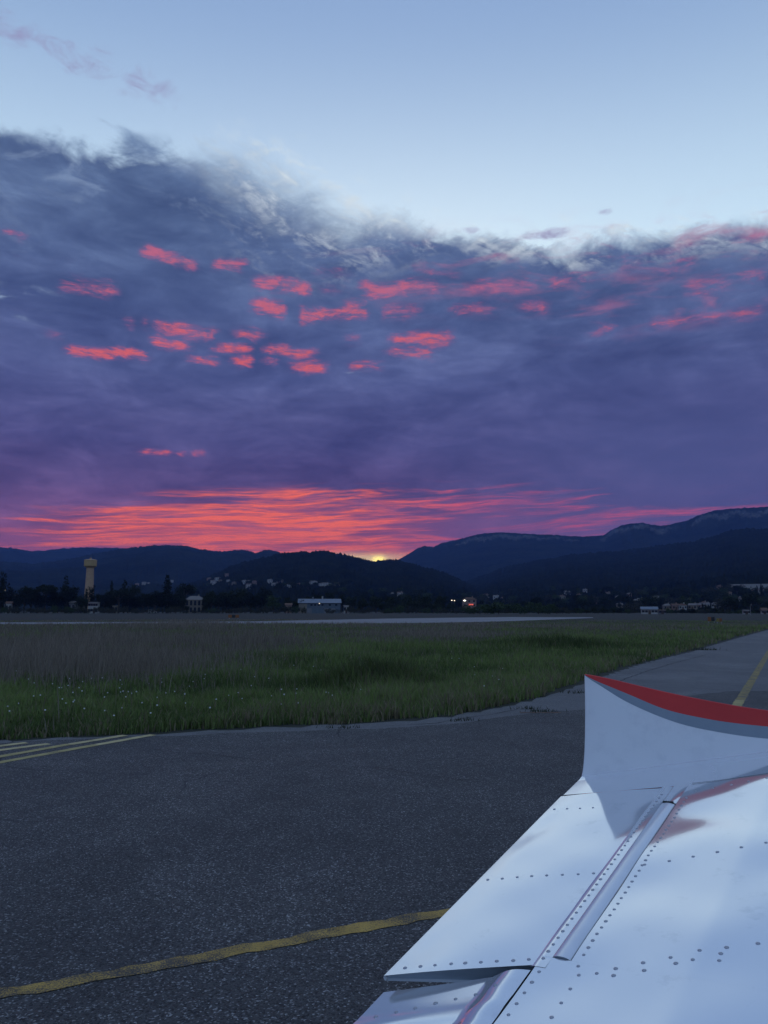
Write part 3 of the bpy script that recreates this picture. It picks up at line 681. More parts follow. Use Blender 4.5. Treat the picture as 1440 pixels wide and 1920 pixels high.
def arch(x, z, w_, h_, mat, par, y=-3.5):
    n = 8; pts = [(x - w_ / 2, z), (x + w_ / 2, z)] + [(x + w_ / 2 * math.cos(math.pi * k / n), z + h_ - w_ / 2 + w_ / 2 * math.sin(math.pi * k / n)) for k in range(n + 1)]
    v = [(a, y - 0.06, b) for a, b in pts] + [(a, y + 0.05, b) for a, b in pts]; k = len(pts)
    return mesh_obj('window', v, [list(range(k))] + [[i, (i + 1) % k, k + (i + 1) % k, k + i][::-1] for i in range(k)], mat, par)
for j in range(2):
    for i in range(5): arch(-vw / 2 + vw * (i + 0.5) / 5, 0.6 + j * vh * 0.5, 1.15, vh * 0.36, 'window_glass', villa)
# long grey hall
hr = 430.0; hm = hr / F; hp = near_pos(599, hr)
hall = tag(empty('industrial_hall', hp, 0.10), 'long grey hall with blue metal roof and two stub chimneys by the field', 'building')
hw = 76 * hm; hhh = (YH - 1131) * hm + EYE
MB().box(-hw / 2, hw / 2, -7, 9, -0.3, hhh).build('wall', 'wall_blue_grey', hall)
hro = mesh_obj('roof', [(-hw / 2 - .6, -7.8, hhh), (hw / 2 + .6, -7.8, hhh), (hw / 2 + .6, 9.8, hhh), (-hw / 2 - .6, 9.8, hhh), (-hw / 2 - .6, 1, hhh + 2.4), (hw / 2 + .6, 1, hhh + 2.4)],
               [(0, 1, 5, 4), (2, 3, 4, 5), (1, 2, 5), (3, 0, 4), (3, 2, 1, 0)], 'roof_metal', hall)
MB().box(-4.1, -3.2, 0.2, 1.2, hhh + 1.6, hhh + 3.4).build('chimney', 'wall_grey', hro)
MB().box(1.2, 2.0, 0.2, 1.2, hhh + 1.6, hhh + 3.8).build('chimney', 'wall_white', hro)
MB().box(-hw / 2 - 0.05, -hw / 2 + 4.4, -7.07, -6.9, 0, hhh - 0.4).build('end_bay', 'wall_cream', hall)
for x in (-5.5, 3.5, 7.2): MB().box(x - 1.3, x + 1.3, -7.06, -6.9, 0, 2.6).build('roller_door', 'wall_grey', hall)
for x in (-4.5, -2.5, -0.5, 1.5, 5.5, 9.0): MB().box(x - 0.6, x + 0.6, -7.06, -6.9, hhh - 1.5, hhh - 0.6).build('window', 'window_glass', hall)
lm = MB().lathe([(0.05, hhh - 0.5), (0.22, hhh - 0.45), (0.22, hhh - 0.15), (0.05, hhh - 0.1)], 8, -0.2, -7.3).build('wall_lamp', 'lamp_soft', hall)
# sheds and low buildings by the tree line
def shed(px, r, wpx, hpx, wall, roof, label, flat=False, rz=0.1, wins=(3, 1)):
    house('shed', near_pos(px, r), wpx * r / F, 5, hpx * r / F, rz, wall, roof, label, None, 'building', roof_h=0.25 if flat else 1.1, wins=wins, chim=False, base=0.3)
shed(176, 400, 17, 20, 'wall_white', 'roof_pale', 'white flat roofed building below the water tower', True, 0.15, (4, 2))
shed(139, 405, 11, 19, 'wall_grey', 'roof_pale', 'grey low building with pale roof half hidden behind dark pines', False, -0.2)
shed(217, 402, 8, 14, 'wall_cream', 'roof_pale', 'small cream hut with flat roof in the shrubs near the tower', True)
shed(17, 398, 9, 18, 'wall_white', 'roof_tile', 'narrow white house wall beside the tallest cypress', False, 0.3)
shed(24, 430, 12, 30, 'wall_cream', 'roof_tile', 'cream house with tiled roof behind the tallest cypress', False, 0.2, (3, 2))
shed(541, 400, 11, 15, 'wall_pink', 'roof_tile', 'small pinkish hut beside the pale green bush')
shed(649, 396, 8, 14, 'wall_white', 'roof_pale', 'white hut at the end of the long grey hall', True)
shed(1217, 330, 28, 9, 'wall_white', 'roof_metal', 'low white barn alone at the far field edge', False, -0.25, (5, 1))
shed(1241, 335, 11, 7, 'wall_grey', 'roof_tile', 'dark low shed next to the white barn', True, -0.25)
shed(1398, 320, 9, 7, 'wall_white', 'roof_pale', 'small white hut with pale roof by the taxiway end', True, -0.3)
shed(1432, 330, 8, 7, 'wall_white', 'roof_tile', 'small white hut with tiled roof by the taxiway end', False, -0.3)
# lit house in the trees
lp = near_pos(880, 500); lit = house('village_house', (lp[0], lp[1], 3.2), 9, 6, 5.2, -0.1, 'wall_pink', 'roof_tile', 'pink house lit red and white by lamps above green bushes', None, hip=True, wins=(3, 2), roof_h=1.4, base=4)
MB().box(-0.6, 2.6, -3.12, -3.0, 1.5, 2.3).build('red_glow_panel', 'red_glow', lit)  # glowing panel put in for the red light falling on the facade
def lamp_post(px, r, h_, mat, label, size=0.35):
    o = tag(empty('lamp_post', near_pos(px, r)), label, 'lamp', None)
    MB().tube([(0, 0, -0.2), (0, 0, h_), (0.05, -0.5, h_ + 0.25)], [0.09, 0.06, 0.05]).build('post', 'steel', o)
    MB().lathe([(0.05, h_ - 0.2), (size, h_ - 0.1), (size, h_ + 0.25), (0.1, h_ + 0.4)], 10, 0.05, -0.7).build('lamp_head', mat, o)
lamp_post(871, 480, 7.4, 'lamp_white', 'brightest white street lamp beside the red lit house', 0.75)
lamp_post(847, 480, 7.5, 'lamp_soft', 'white street lamp farther from the red lit house', 0.42)
lamp_post(852, 485, 7.4, 'lamp_soft', 'white street lamp between two others near the lit house', 0.34)
lamp_post(8, 415, 12.2, 'lamp_soft', 'tall lit lamp beside the tallest cypress at the field edge', 0.5)
lamp_post(1407, 260, 3.4, 'steel', 'thin unlit pole standing at the taxiway end', 0.12)
# airfield boards
def board(px, py, wd, hh, mats, label):
    g = gnd(px, py); o = tag(empty('marker_board', tuple(g), -math.atan2(g[0], g[1])), label, 'marker board', None)
    n = len(mats)
    for i, m in enumerate(mats):
        MB().box(-wd / 2 + wd * i / n, -wd / 2 + wd * (i + 1) / n - 0.02, -0.08, 0.08, 0.25, hh).build('panel', m, o)
    for x in (-wd * 0.4, wd * 0.4): MB().box(x - 0.05, x + 0.05, -0.06, 0.06, -0.1, 0.28).build('leg', 'steel', o)
board(1334, 1168, 0.95, 0.85, ['orange_board', 'black_board'], 'orange and black marker board standing in the far grass')
board(1349, 1169, 0.7, 0.7, ['yellow_board', 'orange_board'], 'yellow and orange marker board beside the black panelled one')
board(438, 1160.5, 2.2, 0.85, ['orange_board', 'black_board', 'orange_board'], 'low orange and black marker board across the runway near the villa')
# parked white car by the trees
cp = near_pos(286, 395); car = tag(empty('parked_van', cp, 0.2), 'small white van parked in front of the pines by the villa', 'van')
cv = [(-2.1, .35), (2.1, .35), (2.15, .9), (1.5, 1.05), (0.9, 1.75), (-1.7, 1.85), (-2.1, 1.2)]
mesh_obj('body', [(x, -0.8, z) for x, z in cv] + [(x, 0.8, z) for x, z in cv], [list(range(7)), list(range(13, 6, -1))] + [[(i + 1) % 7, i, 7 + i, 7 + (i + 1) % 7] for i in range(7)], 'car_paint_white', car)
mesh_obj('side_window', [(-1.2, -.82, 1.15), (1.1, -.82, 1.1), (0.75, -.82, 1.6), (-1.2, -.82, 1.65)], [(0, 1, 2, 3)], 'window_glass', car)
for x in (-1.3, 1.3):
    for y in (-0.78, 0.78):
        wv = []; MB_ = MB(); n = 14
        MB_.v = [(x + 0.33 * math.cos(2 * math.pi * k / n), y + s, 0.33 + 0.33 * math.sin(2 * math.pi * k / n)) for s in (-.1, .1) for k in range(n)]
        MB_.f = [list(range(n)), list(range(2 * n - 1, n - 1, -1))] + [[(k + 1) % n, k, n + k, n + (k + 1) % n] for k in range(n)]
        MB_.build('wheel', 'rubber', car)

# ------------------------------------------------------------------ trees
def leaf_cloud(centres, radii, n, size, flat=1.0, seed=0):
    g = np.random.default_rng(seed); c = np.array(centres); rr = np.array(radii)
    p = (rr ** 2); p /= p.sum(); k = g.choice(len(c), n, p=p)
    d = g.standard_normal((n, 3)); d /= np.linalg.norm(d, axis=1, keepdims=True)
    rad = g.random(n) ** 0.45
    pos = c[k] + d * (rr[k] * rad)[:, None] * np.array([1, 1, flat])
    u = g.standard_normal((n, 3)); u /= np.linalg.norm(u, axis=1, keepdims=True)
    w_ = np.cross(u, g.standard_normal((n, 3))); w_ /= np.linalg.norm(w_, axis=1, keepdims=True)
    s = size * g.uniform(0.55, 1.3, n)[:, None]; u, w_ = u * s, w_ * s * 0.7
    v = np.stack([pos - u - w_ * 0.3, pos - w_, pos + u, pos + w_], 1).reshape(-1, 3)
    return v, np.arange(4 * n).reshape(-1, 4)
PROTO = {}
def make_tree(kind, seed, name, mat, trunk_h, crown, n, size, flat=1.0, limbs=5):
    """crown(g) gives blob centres and radii in a tree of height 1."""
    g = np.random.default_rng(seed); root = empty(name)
    cs, rs = crown(g)
    mb = MB(); mb.tube([(0, 0, -0.03), (0.01, 0, trunk_h * 0.5), (0, 0.01, trunk_h), (0.01, 0, trunk_h + 0.2)], [0.030, 0.023, 0.018, 0.008], 7)
    for q in range(limbs):
        c = cs[g.integers(len(cs))]; mb.tube([(0, 0, trunk_h * (0.6 + 0.35 * g.random())), (c[0] * .5, c[1] * .5, trunk_h + (c[2] - trunk_h) * .45), tuple(c)], [0.013, 0.009, 0.004], 5)
    mb.build('trunk', 'bark', root)
    v, f = leaf_cloud(cs, rs, n, size, flat, seed)
    cr = big_mesh('crown', v, f, mat); cr.parent = root
    root['proto'] = 1; PROTO.setdefault(kind, []).append(root)
def umbrella(g):
    cs = [(0.34 * math.cos(a) * r, 0.34 * math.sin(a) * r, 0.80 + 0.07 * g.standard_normal() - 0.08 * r) for a, r in zip(g.uniform(0, 6.28, 16), np.sqrt(g.random(16)))]
    return cs, g.uniform(0.10, 0.19, 16)
def roundc(g):
    d = g.standard_normal((22, 3)); d /= np.linalg.norm(d, axis=1, keepdims=True); r = g.random(22) ** 0.5
    return [tuple(np.array([0, 0, 0.58]) + d[i] * r[i] * np.array([.30, .30, .30])) for i in range(22)], g.uniform(0.09, 0.18, 22)
def cyp(g):
    z = np.linspace(0.12, 0.94, 16); return [(0.02 * g.standard_normal(), 0.02 * g.standard_normal(), q) for q in z], 0.085 * np.sin(np.pi * (0.12 + 0.86 * (z - 0.12) / 0.9)) ** 0.7 + 0.008
def conif(g):
    z = np.linspace(0.2, 0.95, 20); return [(0.16 * (1 - q) * g.standard_normal(), 0.16 * (1 - q) * g.standard_normal(), q) for q in z], 0.24 * (1 - z) + 0.025
def shrubc(g):
    d = g.uniform(-1, 1, (20, 3)); return [(0.75 * q[0], 0.6 * q[1], 0.42 + 0.26 * q[2] * (1 - 0.5 * q[0] ** 2)) for q in d], g.uniform(0.16, 0.30, 20)
for s in (1, 2, 3):
    make_tree('umbrella', 10 + s, 'umbrella_pine', 'pine_needles', 0.62, umbrella, 1500, 0.028, 0.75, 7)
    make_tree('round', 20 + s, 'holm_oak', 'oak_leaves', 0.30, roundc, 1700, 0.028, 1.0, 6)
    make_tree('dark', 30 + s, 'round_pine', 'pine_needles', 0.30, roundc, 1800, 0.028, 1.0, 6)
    make_tree('spring', 40 + s, 'spring_tree', 'spring_leaves', 0.25, roundc, 1500, 0.027, 1.0, 6)
    make_tree('cypress', 50 + s, 'cypress_tree', 'cypress_needles', 0.12, cyp, 1100, 0.020, 1.3, 2)
    make_tree('conifer', 60 + s, 'conifer_tree', 'cypress_needles', 0.25, conif, 1300, 0.024, 0.9, 3)
    make_tree('shrub', 70 + s, 'shrub', 'dry_shrub', 0.15, shrubc, 900, 0.050, 1.0, 3)
    make_tree('green_shrub', 80 + s, 'green_shrub', 'spring_leaves', 0.15, shrubc, 1100, 0.050, 1.0, 3)
KN = dict(umbrella='dark umbrella pine with broad flat crown', round='dark green rounded oak', dark='near black dense rounded pine', spring='pale green leafy tree', cypress='slim dark pointed cypress',
          conifer='dark ragged conifer with pointed top', shrub='low brownish grey shrub', green_shrub='low green rounded bush')
KG = dict(umbrella='umbrella pines', round='oaks', dark='round pines', spring='leafy trees', cypress='cypresses', conifer='conifers', shrub='shrubs', green_shrub='green bushes')
CATK = dict(shrub='shrub', green_shrub='bush')
NAT_W = dict(umbrella=.46, round=.42, dark=.42, spring=.42, cypress=.085, conifer=.20, shrub=.95, green_shrub=.95)
used = {}
def plant(kind, pos, height, half_w, where):
    k = used.get(kind, 0); used[kind] = k + 1; P = PROTO[kind][k % 3]
    if 'proto' in P: o = P; del o['proto']
    else: o = copy_tree(P)
    o.location = tuple(pos); o.rotation_euler = (0, 0, random.uniform(0, 6.28))
    sx = half_w / NAT_W[kind]; o.scale = (sx, sx * random.uniform(0.85, 1.1), height)
    tag(o, f'{KN[kind]} {where}', CATK.get(kind, 'tree'), f'{KG[kind]} {where}')
    return o
def where_line(px):
    return ('near the water tower' if px < 262 else 'around the arched villa' if px < 520 else 'around the long grey hall' if px < 668 else
            'behind the runway below the knoll' if px < 1060 else 'at the far field edge by the white barn')
def tl(kind, px, top, hw_, r, base=None):
    m = r / F; plant(kind, near_pos(px, r), (YH - top) * m + EYE, hw_ * m, where_line(px))
for a in [('cypress', 2, 1072, 6, 400), ('conifer', 14, 1092, 12, 405), ('dark', 45, 1090, 18, 402), ('umbrella', 84, 1091, 30, 398), ('dark', 70, 1103, 22, 396), ('conifer', 122, 1077, 13, 410), ('dark', 125, 1094, 26, 404), ('dark', 100, 1102, 20, 400),
          ('cypress', 161, 1103, 4, 404), ('cypress', 171, 1097, 5.5, 406), ('round', 152, 1112, 14, 396), ('cypress', 207, 1089, 3, 420), ('umbrella', 222, 1100, 26, 400), ('dark', 196, 1103, 18, 412), ('dark', 212, 1108, 16, 402), ('conifer', 232, 1085, 12, 425), ('round', 250, 1092, 14, 430),
          ('cypress', 313, 1077, 7, 398), ('dark', 290, 1101, 21, 400), ('umbrella', 345, 1091, 24, 440), ('dark', 320, 1104, 20, 404), ('dark', 268, 1108, 18, 410), ('dark', 338, 1106, 14, 432), ('round', 396, 1104, 18, 402), ('round', 425, 1101, 20, 420), ('round', 452, 1100, 20, 425), ('dark', 470, 1104, 20, 402), ('dark', 410, 1112, 16, 396), ('dark', 440, 1108, 18, 400),
          ('dark', 498, 1093, 15, 450), ('dark', 488, 1108, 14, 410), ('spring', 513, 1112, 23, 394), ('round', 540, 1118, 14, 420), ('round', 562, 1121, 12, 425), ('dark', 575, 1112, 16, 470), ('dark', 597, 1108, 16, 474), ('dark', 620, 1106, 16, 470), ('dark', 640, 1108, 14, 468), ('round', 658, 1116, 14, 440),
          ('round', 680, 1118, 16, 410), ('round', 705, 1113, 18, 420), ('round', 735, 1116, 18, 415), ('round', 765, 1112, 18, 420), ('round', 795, 1110, 20, 425), ('round', 825, 1115, 16, 415), ('round', 845, 1128, 12, 405), ('round', 720, 1126, 16, 398), ('round', 780, 1125, 18, 400), ('round', 750, 1128, 16, 396), ('round', 812, 1127, 16, 398)]:
    tl(*a)
for x, t, hw_ in [(900, 1128, 30), (935, 1124, 34), (975, 1126, 32), (1010, 1124, 28), (1030, 1128, 20), (880, 1136, 22)]: tl('green_shrub', x, t, hw_, 330)
for i in range(70):
    x = -60 + i * 16.2 + random.uniform(-6, 6)
    if 195 < x * 1 < 195: continue
    hwp = random.uniform(8, 17); kind = random.choice(['shrub', 'shrub', 'green_shrub', 'shrub'])
    if 565 < x < 640 and i % 3: continue
    if 345 < x < 388: hwp = 7; 
    tl(kind, x, random.uniform(1131, 1140) if not 345 < x < 388 else 1141, hwp, random.uniform(372, 388))
for x, t, w_ in [(28, 1104, 16), (58, 1098, 18), (108, 1106, 18), (140, 1110, 16), (186, 1112, 14), (240, 1104, 18), (258, 1112, 16), (278, 1110, 16), (305, 1108, 16), (330, 1100, 16), (388, 1112, 14), (418, 1106, 18), (446, 1112, 16), (482, 1112, 14), (548, 1122, 12)]:
    tl('dark', x, t, w_, random.uniform(404, 416))
for x, t, w_ in [(343, 1118, 9), (389, 1117, 10), (350, 1133, 8), (383, 1134, 8)]: tl('round', x, t, w_, 408)
for x in (-150, -110, -70, -40, -15): tl(random.choice(['dark', 'umbrella', 'round']), x, random.uniform(1088, 1104), 24, 402)
# trees scattered over the valley and round the houses
def scatter(n, x0, x1, y0, y1, kinds, hgt, where, rmin, sd):
    g = random.Random(sd)
    for _ in range(n):
        x, y = g.uniform(x0, x1), g.uniform(y0, y1); q = land(x, y, rmin)
        if q is None: continue
        k = g.choice(kinds); hh = g.uniform(*hgt)
        plant(k, q[0] - np.array([0, 0, 0.3]), hh, hh * (0.10 if k == 'cypress' else g.uniform(0.42, 0.75) if 'shrub' not in k else 0.9), where)
scatter(60, 240, 660, 1092, 1118, ['round', 'dark', 'round', 'cypress', 'spring'], (7, 13), 'among the houses below the knoll', 640, 1)
scatter(170, 900, 1470, 1108, 1146, ['round', 'dark', 'round', 'round', 'spring', 'cypress', 'shrub'], (6, 13), 'among the valley houses below the forest slope', 460, 2)
scatter(34, 660, 905, 1112, 1138, ['round', 'round', 'dark', 'spring'], (8, 13), 'at the valley mouth below the knoll', 460, 3)
for i in range(40):
    x = 1045 + i * 11.2 + random.uniform(-4, 4)
    if 1198 < x < 1236: continue
    tl(random.choice(['round', 'shrub', 'dark', 'round', 'green_shrub']), x, random.uniform(1136, 1146), random.uniform(7, 13), random.uniform(345, 375))
for P in sum(PROTO.values(), []):
    if 'proto' in P:
        for c in list(P.children): bpy.data.objects.remove(c)
        bpy.data.objects.remove(P)

# ------------------------------------------------------------------ grass
def grass_field():
    N = 660000
    # points spread evenly over what the meadow shows: dense near, thin far
    th_ = rng.uniform(-0.62, 0.60, N); u = rng.random(N)
    r = 9.5 * (150 / 9.5) ** (u ** 1.25)
    x, y = r * np.sin(th_), r * np.cos(th_)
    ey = np.interp(x, EX, EY); ex = np.interp(y, EY[8:], EX[8:])
    dist = np.where(y > 14, (ex - x) * 0.86, (y - ey) * 0.95)       # distance in from the pavement edge
    keep = dist > -0.04 + (0.20 + 0.008 * r) * (0.5 + 0.5 * fbm(x / 0.5, y / 0.5, 41.0, 4)) + 0.10 * rng.random(N)
    keep &= rng.random(N) < np.clip(0.80 + 0.55 * fbm(x / 0.8, y / 0.8, 17.0, 3), 0.25, 1.0)
    ppx, ppy = 720 + F * x / (y * math.cos(TH) - EYE * math.sin(TH)), 0
    pyy = 960 - F * (-y * math.sin(TH) - EYE * math.cos(TH)) / (y * math.cos(TH) - EYE * math.sin(TH))
    keep &= ~((ppx < 1112) & (pyy < np.interp(ppx, [q[0] for q in RW_NEAR], [q[1] for q in RW_NEAR]) + 0.3) & (pyy > np.interp(ppx, [q[0] for q in RW_FAR], [q[1] for q in RW_FAR]) - 0.3))
    x, y, r, dist = x[keep], y[keep], r[keep], dist[keep]; n = len(x)
    patch = fbm(x / 2.6, y / 2.6, 11.0, 4); tuft = fbm(x / 0.45, y / 0.45, 5.0, 3)
    px_ = 720 + F * x / y
    # where the tall dry stalks begin
    rb = np.interp(px_, [0, 300, 450, 700, 850, 1000, 1200, 1440], [22.5, 24, 27, 33, 37, 45, 62, 95]) * (1 + 0.12 * patch)
    dry = 1 / (1 + np.exp(-(r - rb) / (0.07 * rb)))
    clump = fbm(x / 6.0, y / 6.0, 23.0, 4)
    isdry = rng.random(n) < dry * np.clip(0.62 + 0.6 * clump, 0.15, 0.92)
    hgt = np.where(isdry, (0.22 + 0.62 * rng.random(n) ** 1.8) * (1 + 0.30 * patch + 0.55 * clump + 0.25 * tuft) * np.interp(px_, [0, 480, 640, 1440], [0.95, 0.9, 0.55, 0.45]), rng.uniform(0.11, 0.29, n) * (1 + 0.40 * patch + 0.45 * tuft))
    hgt *= np.clip(0.35 + dist / 0.55, 0.35, 1.0)
    lush = np.zeros(n)
    for gx, gy, rad, k in [(*gnd(705, 1297)[:2], 1.2, 0.75), (*gnd(520, 1248)[:2], 2.6, 0.45), (*gnd(1035, 1216)[:2], 2.4, 0.7), (*gnd(770, 1226)[:2], 2.6, 0.4), (*gnd(430, 1285)[:2], 1.2, 0.25)]:
        b = np.exp(-(((x - gx) / (rad * 1.4)) ** 2 + ((y - gy) / rad) ** 2)); hgt = hgt + b * k * rng.uniform(0.4, 1, n) * ~isdry; lush = lush + b * (k > 0.5)
    far = np.clip((r - 92) / 20, 0, 1); hgt *= 1 - 0.72 * far
    hgt = hgt.clip(0.06, 1.15)
    wid = (np.where(isdry, 0.0030, 0.0058) + 0.00040 * r * np.where(isdry, 0.6, 1.0)) * rng.uniform(0.6, 1.3, n)
    a = rng.uniform(0, 2 * np.pi, n); lean = hgt * rng.uniform(0.10, 0.65, n) * np.where(isdry, 0.75, 1.0)
    la = a + rng.normal(0, 0.8, n) + np.pi / 2
    ux, uy = np.cos(a) * wid, np.sin(a) * wid; lx, ly = np.cos(la) * lean, np.sin(la) * lean
    z0 = np.full(n, 0.0)
    V = np.empty((n, 5, 3), np.float32)
    V[:, 0] = np.stack([x - ux, y - uy, z0], -1); V[:, 1] = np.stack([x + ux, y + uy, z0], -1)
    V[:, 2] = np.stack([x + ux * .75 + lx * .35, y + uy * .75 + ly * .35, hgt * .58], -1); V[:, 3] = np.stack([x - ux * .75 + lx * .35, y - uy * .75 + ly * .35, hgt * .58], -1)
    V[:, 4] = np.stack([x + lx, y + ly, hgt], -1)
    b0 = np.arange(n)[:, None] * 5
    tri = np.concatenate([b0 + [0, 1, 2], b0 + [0, 2, 3], b0 + [3, 2, 4]], 0)
    o = big_mesh('meadow_grass', V.reshape(-1, 3), tri, 'grass_blades')
    g1 = np.array([0.105, 0.155, 0.040]); g2 = np.array([0.20, 0.265, 0.075]); straw = np.array([0.30, 0.25, 0.15]); brown = np.array([0.145, 0.120, 0.086]); grey = np.array([0.29, 0.25, 0.19])
    k = np.clip(0.5 + 0.55 * patch + 0.45 * tuft + rng.normal(0, 0.22, n), 0, 1)[:, None]; c = g1 * 0.75 * (1 - k) + g2 * 1.1 * k
    edge = np.exp(-np.clip(dist, 0, None) / 1.3) * np.interp(px_, [0, 300, 520, 760, 900, 1100], [0.12, 0.25, 0.65, 0.8, 0.6, 0.4]) * np.clip(0.8 + 0.8 * tuft, 0.2, 1.2) + 0.07 + 0.10 * np.clip(patch, 0, 1)
    st_ = (rng.random(n) < edge)[:, None]; c = np.where(st_, straw * rng.uniform(0.6, 1.1, (n, 1)), c)
    c = c * (1 - 0.55 * np.clip(lush, 0, 1))[:, None]
    q = np.clip(rng.random(n) + 0.35 * clump, 0, 1)[:, None]; c = np.where(isdry[:, None], brown * (1 - q) + grey * q, c)
    c = c * rng.uniform(0.8, 1.2, (n, 1)); c = np.repeat(c, 5, 0)
    at = o.data.attributes.new('tint', 'FLOAT_COLOR', 'POINT')
    at.data.foreach_set('color', np.concatenate([c, np.ones((len(c), 1))], 1).astype(np.float32).ravel())
    tag(o, 'green verge grass giving way to tall brown dry stalks', 'grass', kind='stuff')
grass_field()
# white seed heads
fl = empty('white_flower')
MB().tube([(0, 0, -0.02), (0.01, 0.005, 0.16), (0, 0.012, 0.33)], [0.004, 0.003, 0.003], 5).build('stem', 'flower_stem', fl)
hd = MB().lathe([(0.004, 0.324), (0.011, 0.328), (0.0155, 0.338), (0.013, 0.348), (0.005, 0.353)], 10, 0, 0.012).build('seed_head', 'flower_white', fl, True)
spots = []
while len(spots) < 110:
    x, y = random.uniform(-10, 1060), random.uniform(1228, 1356)
    if random.random() < 0.35: x, y = random.gauss(280, 240), random.gauss(1312, 28)
    if y < 1225: continue
    q = gnd(x, y, 0.27); e = np.interp(q[0], EX, EY) if q[1] < 14 else 0
    if q[1] < e + 0.4 or (q[1] > 14 and q[0] > np.interp(q[1], EY[8:], EX[8:]) - 0.5): continue
    spots.append(q)
for i, q in enumerate(spots):
    o = fl if i == 0 else copy_tree(fl)
    s = random.uniform(0.55, 1.1); o.location = (q[0], q[1], 0); o.rotation_euler = (0, 0, random.uniform(0, 6.28)); o.scale = (s, s, random.uniform(0.7, 0.95))
    tag(o, 'small round white seed head on a thin stem in the green verge', 'flower', 'white seed heads in the verge')

# ------------------------------------------------------------------ the aircraft: left wing with aileron, flap and upturned tip
W_O = Vector((0.0, 2.0533, 0.9913)); W_D = Vector((0.5781, 0.7915, 0.1984)); W_C = Vector((0.7948, -0.6012, 0.0824)); W_N = W_C.cross(W_D).normalized()
plane = empty('light_aircraft')
plane.matrix_world = Matrix(((W_C.x, W_D.x, W_N.x, W_O.x), (W_C.y, W_D.y, W_N.y, W_O.y), (W_C.z, W_D.z, W_N.z, W_O.z), (0, 0, 0, 1)))
tag(plane, 'white riveted light aircraft wing with red and grey upturned tip over the apron', 'aircraft')
def on_wing(px, py, h_=0.0):
    r = Vector(ray(px, py)); e = Vector((0, 0, EYE)); t = (W_O + W_N * h_ - e).dot(W_N) / r.dot(W_N); q = e + r * t - W_O
    return q.dot(W_C), q.dot(W_D)
def grid_part(name, P, mat, parent, sm=True):
    """P: rows x cols x 3 array (c, s, n)."""
    P = np.asarray(P, float); a, b = P.shape[:2]; i = np.arange(a - 1)[:, None] * b + np.arange(b - 1)[None]
    f = np.stack([i, i + 1, i + b + 1, i + b], -1).reshape(-1, 4)
    o = big_mesh(name, P.reshape(-1, 3), f, mat, sm); o.parent = parent
    return o
def dents(c, s, amp=1.0, seed=0.0):
    return amp * 0.55 * (0.0011 * np.sin(s * 9.3 + c * 4.1 + seed) * np.sin(c * 8.0 - s * 2.7 + 1.0 + seed) + 0.0006 * np.sin(s * 21 - c * 9 + seed) * np.sin(c * 17 + s * 5))
# ---- main wing panel
SEAM0 = -1.7
def tipjoint(c): return 1.138 + 0.365 * c
def skin_n(c): return 0.003 + 0.022 * np.sin(np.pi * np.clip((c - 0.345) / 1.25, 0, 1)) * np.clip((c - 0.345) / 0.35, 0, 1)
def panel_c0(s): return np.where(s > 0.195, 0.421, 0.3465)
cs_ = np.linspace(0, 1, 70); ss_ = np.concatenate([np.linspace(SEAM0, 0.195, 70), np.linspace(0.1951, 1, 90)])
C = np.zeros((len(ss_), len(cs_))); Sg = np.zeros_like(C)
LE = 1.42
for i, s in enumerate(ss_):
    c0 = 0.421 if s > 0.195 else 0.3465
    C[i] = c0 + (LE - c0) * cs_
    u = (s - 0.195) / 0.805
    Sg[i] = s if s <= 0.195 else 0.195 + (tipjoint(C[i]) - 0.195) * u
Nn = skin_n(C) + dents(C, Sg, 1.5) + 0.0012 * np.sin((Sg - 0.47 * C) * 2 * np.pi / 0.45)
lower = np.stack([C, Sg, Nn - 0.13 * np.sin(np.pi * np.clip((C - 0.1) / 1.33, 0, 1)) ** 0.8], -1)
wing = grid_part('wing_skin', np.stack([C, Sg, Nn], -1)[:70], 'white_wing_paint', plane)
grid_part('outer_skin', np.stack([C, Sg, Nn], -1)[70:], 'white_wing_paint', wing)
under = grid_part('wing_underside', lower[:, ::-1], 'white_wing_paint', plane)
# turned-down rear lip and outboard rib close the box
grid_part('rear_web', np.stack([np.stack([C[:, 0], Sg[:, 0], Nn[:, 0]], -1), np.stack([C[:, 0] + 0.004, Sg[:, 0], Nn[:, 0] - 0.07], -1)], 1), 'dark_gap', plane, False)
# ---- aileron
def ail_s(c, u): s0, s1 = 0.46 * c, 1.130 + 0.365 * c; return s0 + (s1 - s0) * u
ac, au = np.linspace(0, 0.338, 36), np.linspace(0, 1, 90); AC, AU = np.meshgrid(ac, au); AS = ail_s(AC, AU)
AN = 0.001 + dents(AC, AS, 1.6, 2.0) * np.clip(AC / 0.05, 0, 1) + 0.0025 * np.sin(np.pi * AC / 0.34)
aileron = grid_part('aileron', np.stack([AC, AS, AN], -1), 'white_wing_paint', plane)
def ail_low(c): return -0.012 - 0.10 * c
LOW = np.stack([AC, AS, ail_low(AC)], -1)
grid_part('lower_skin', LOW[:, ::-1], 'white_wing_paint', aileron)
grid_part('trailing_edge', np.stack([np.stack([AC[:, 0], AS[:, 0], AN[:, 0]], -1), np.stack([AC[:, 0] - 0.003, AS[:, 0], AN[:, 0] * 0 - 0.005], -1), np.stack([AC[:, 0], AS[:, 0], AN[:, 0] * 0 - 0.012], -1)], 1), 'white_wing_paint', aileron)
for e, inset in ((0, 0.012), (-1, -0.012)):
    c_ = AC[e]; grid_part('end_rib', np.stack([np.stack([c_, AS[e] + inset, AN[e] - 0.001], -1), np.stack([c_, AS[e] + inset, ail_low(c_)], -1)], 1), 'grey_paint' if e == 0 else 'dark_gap', aileron, False)
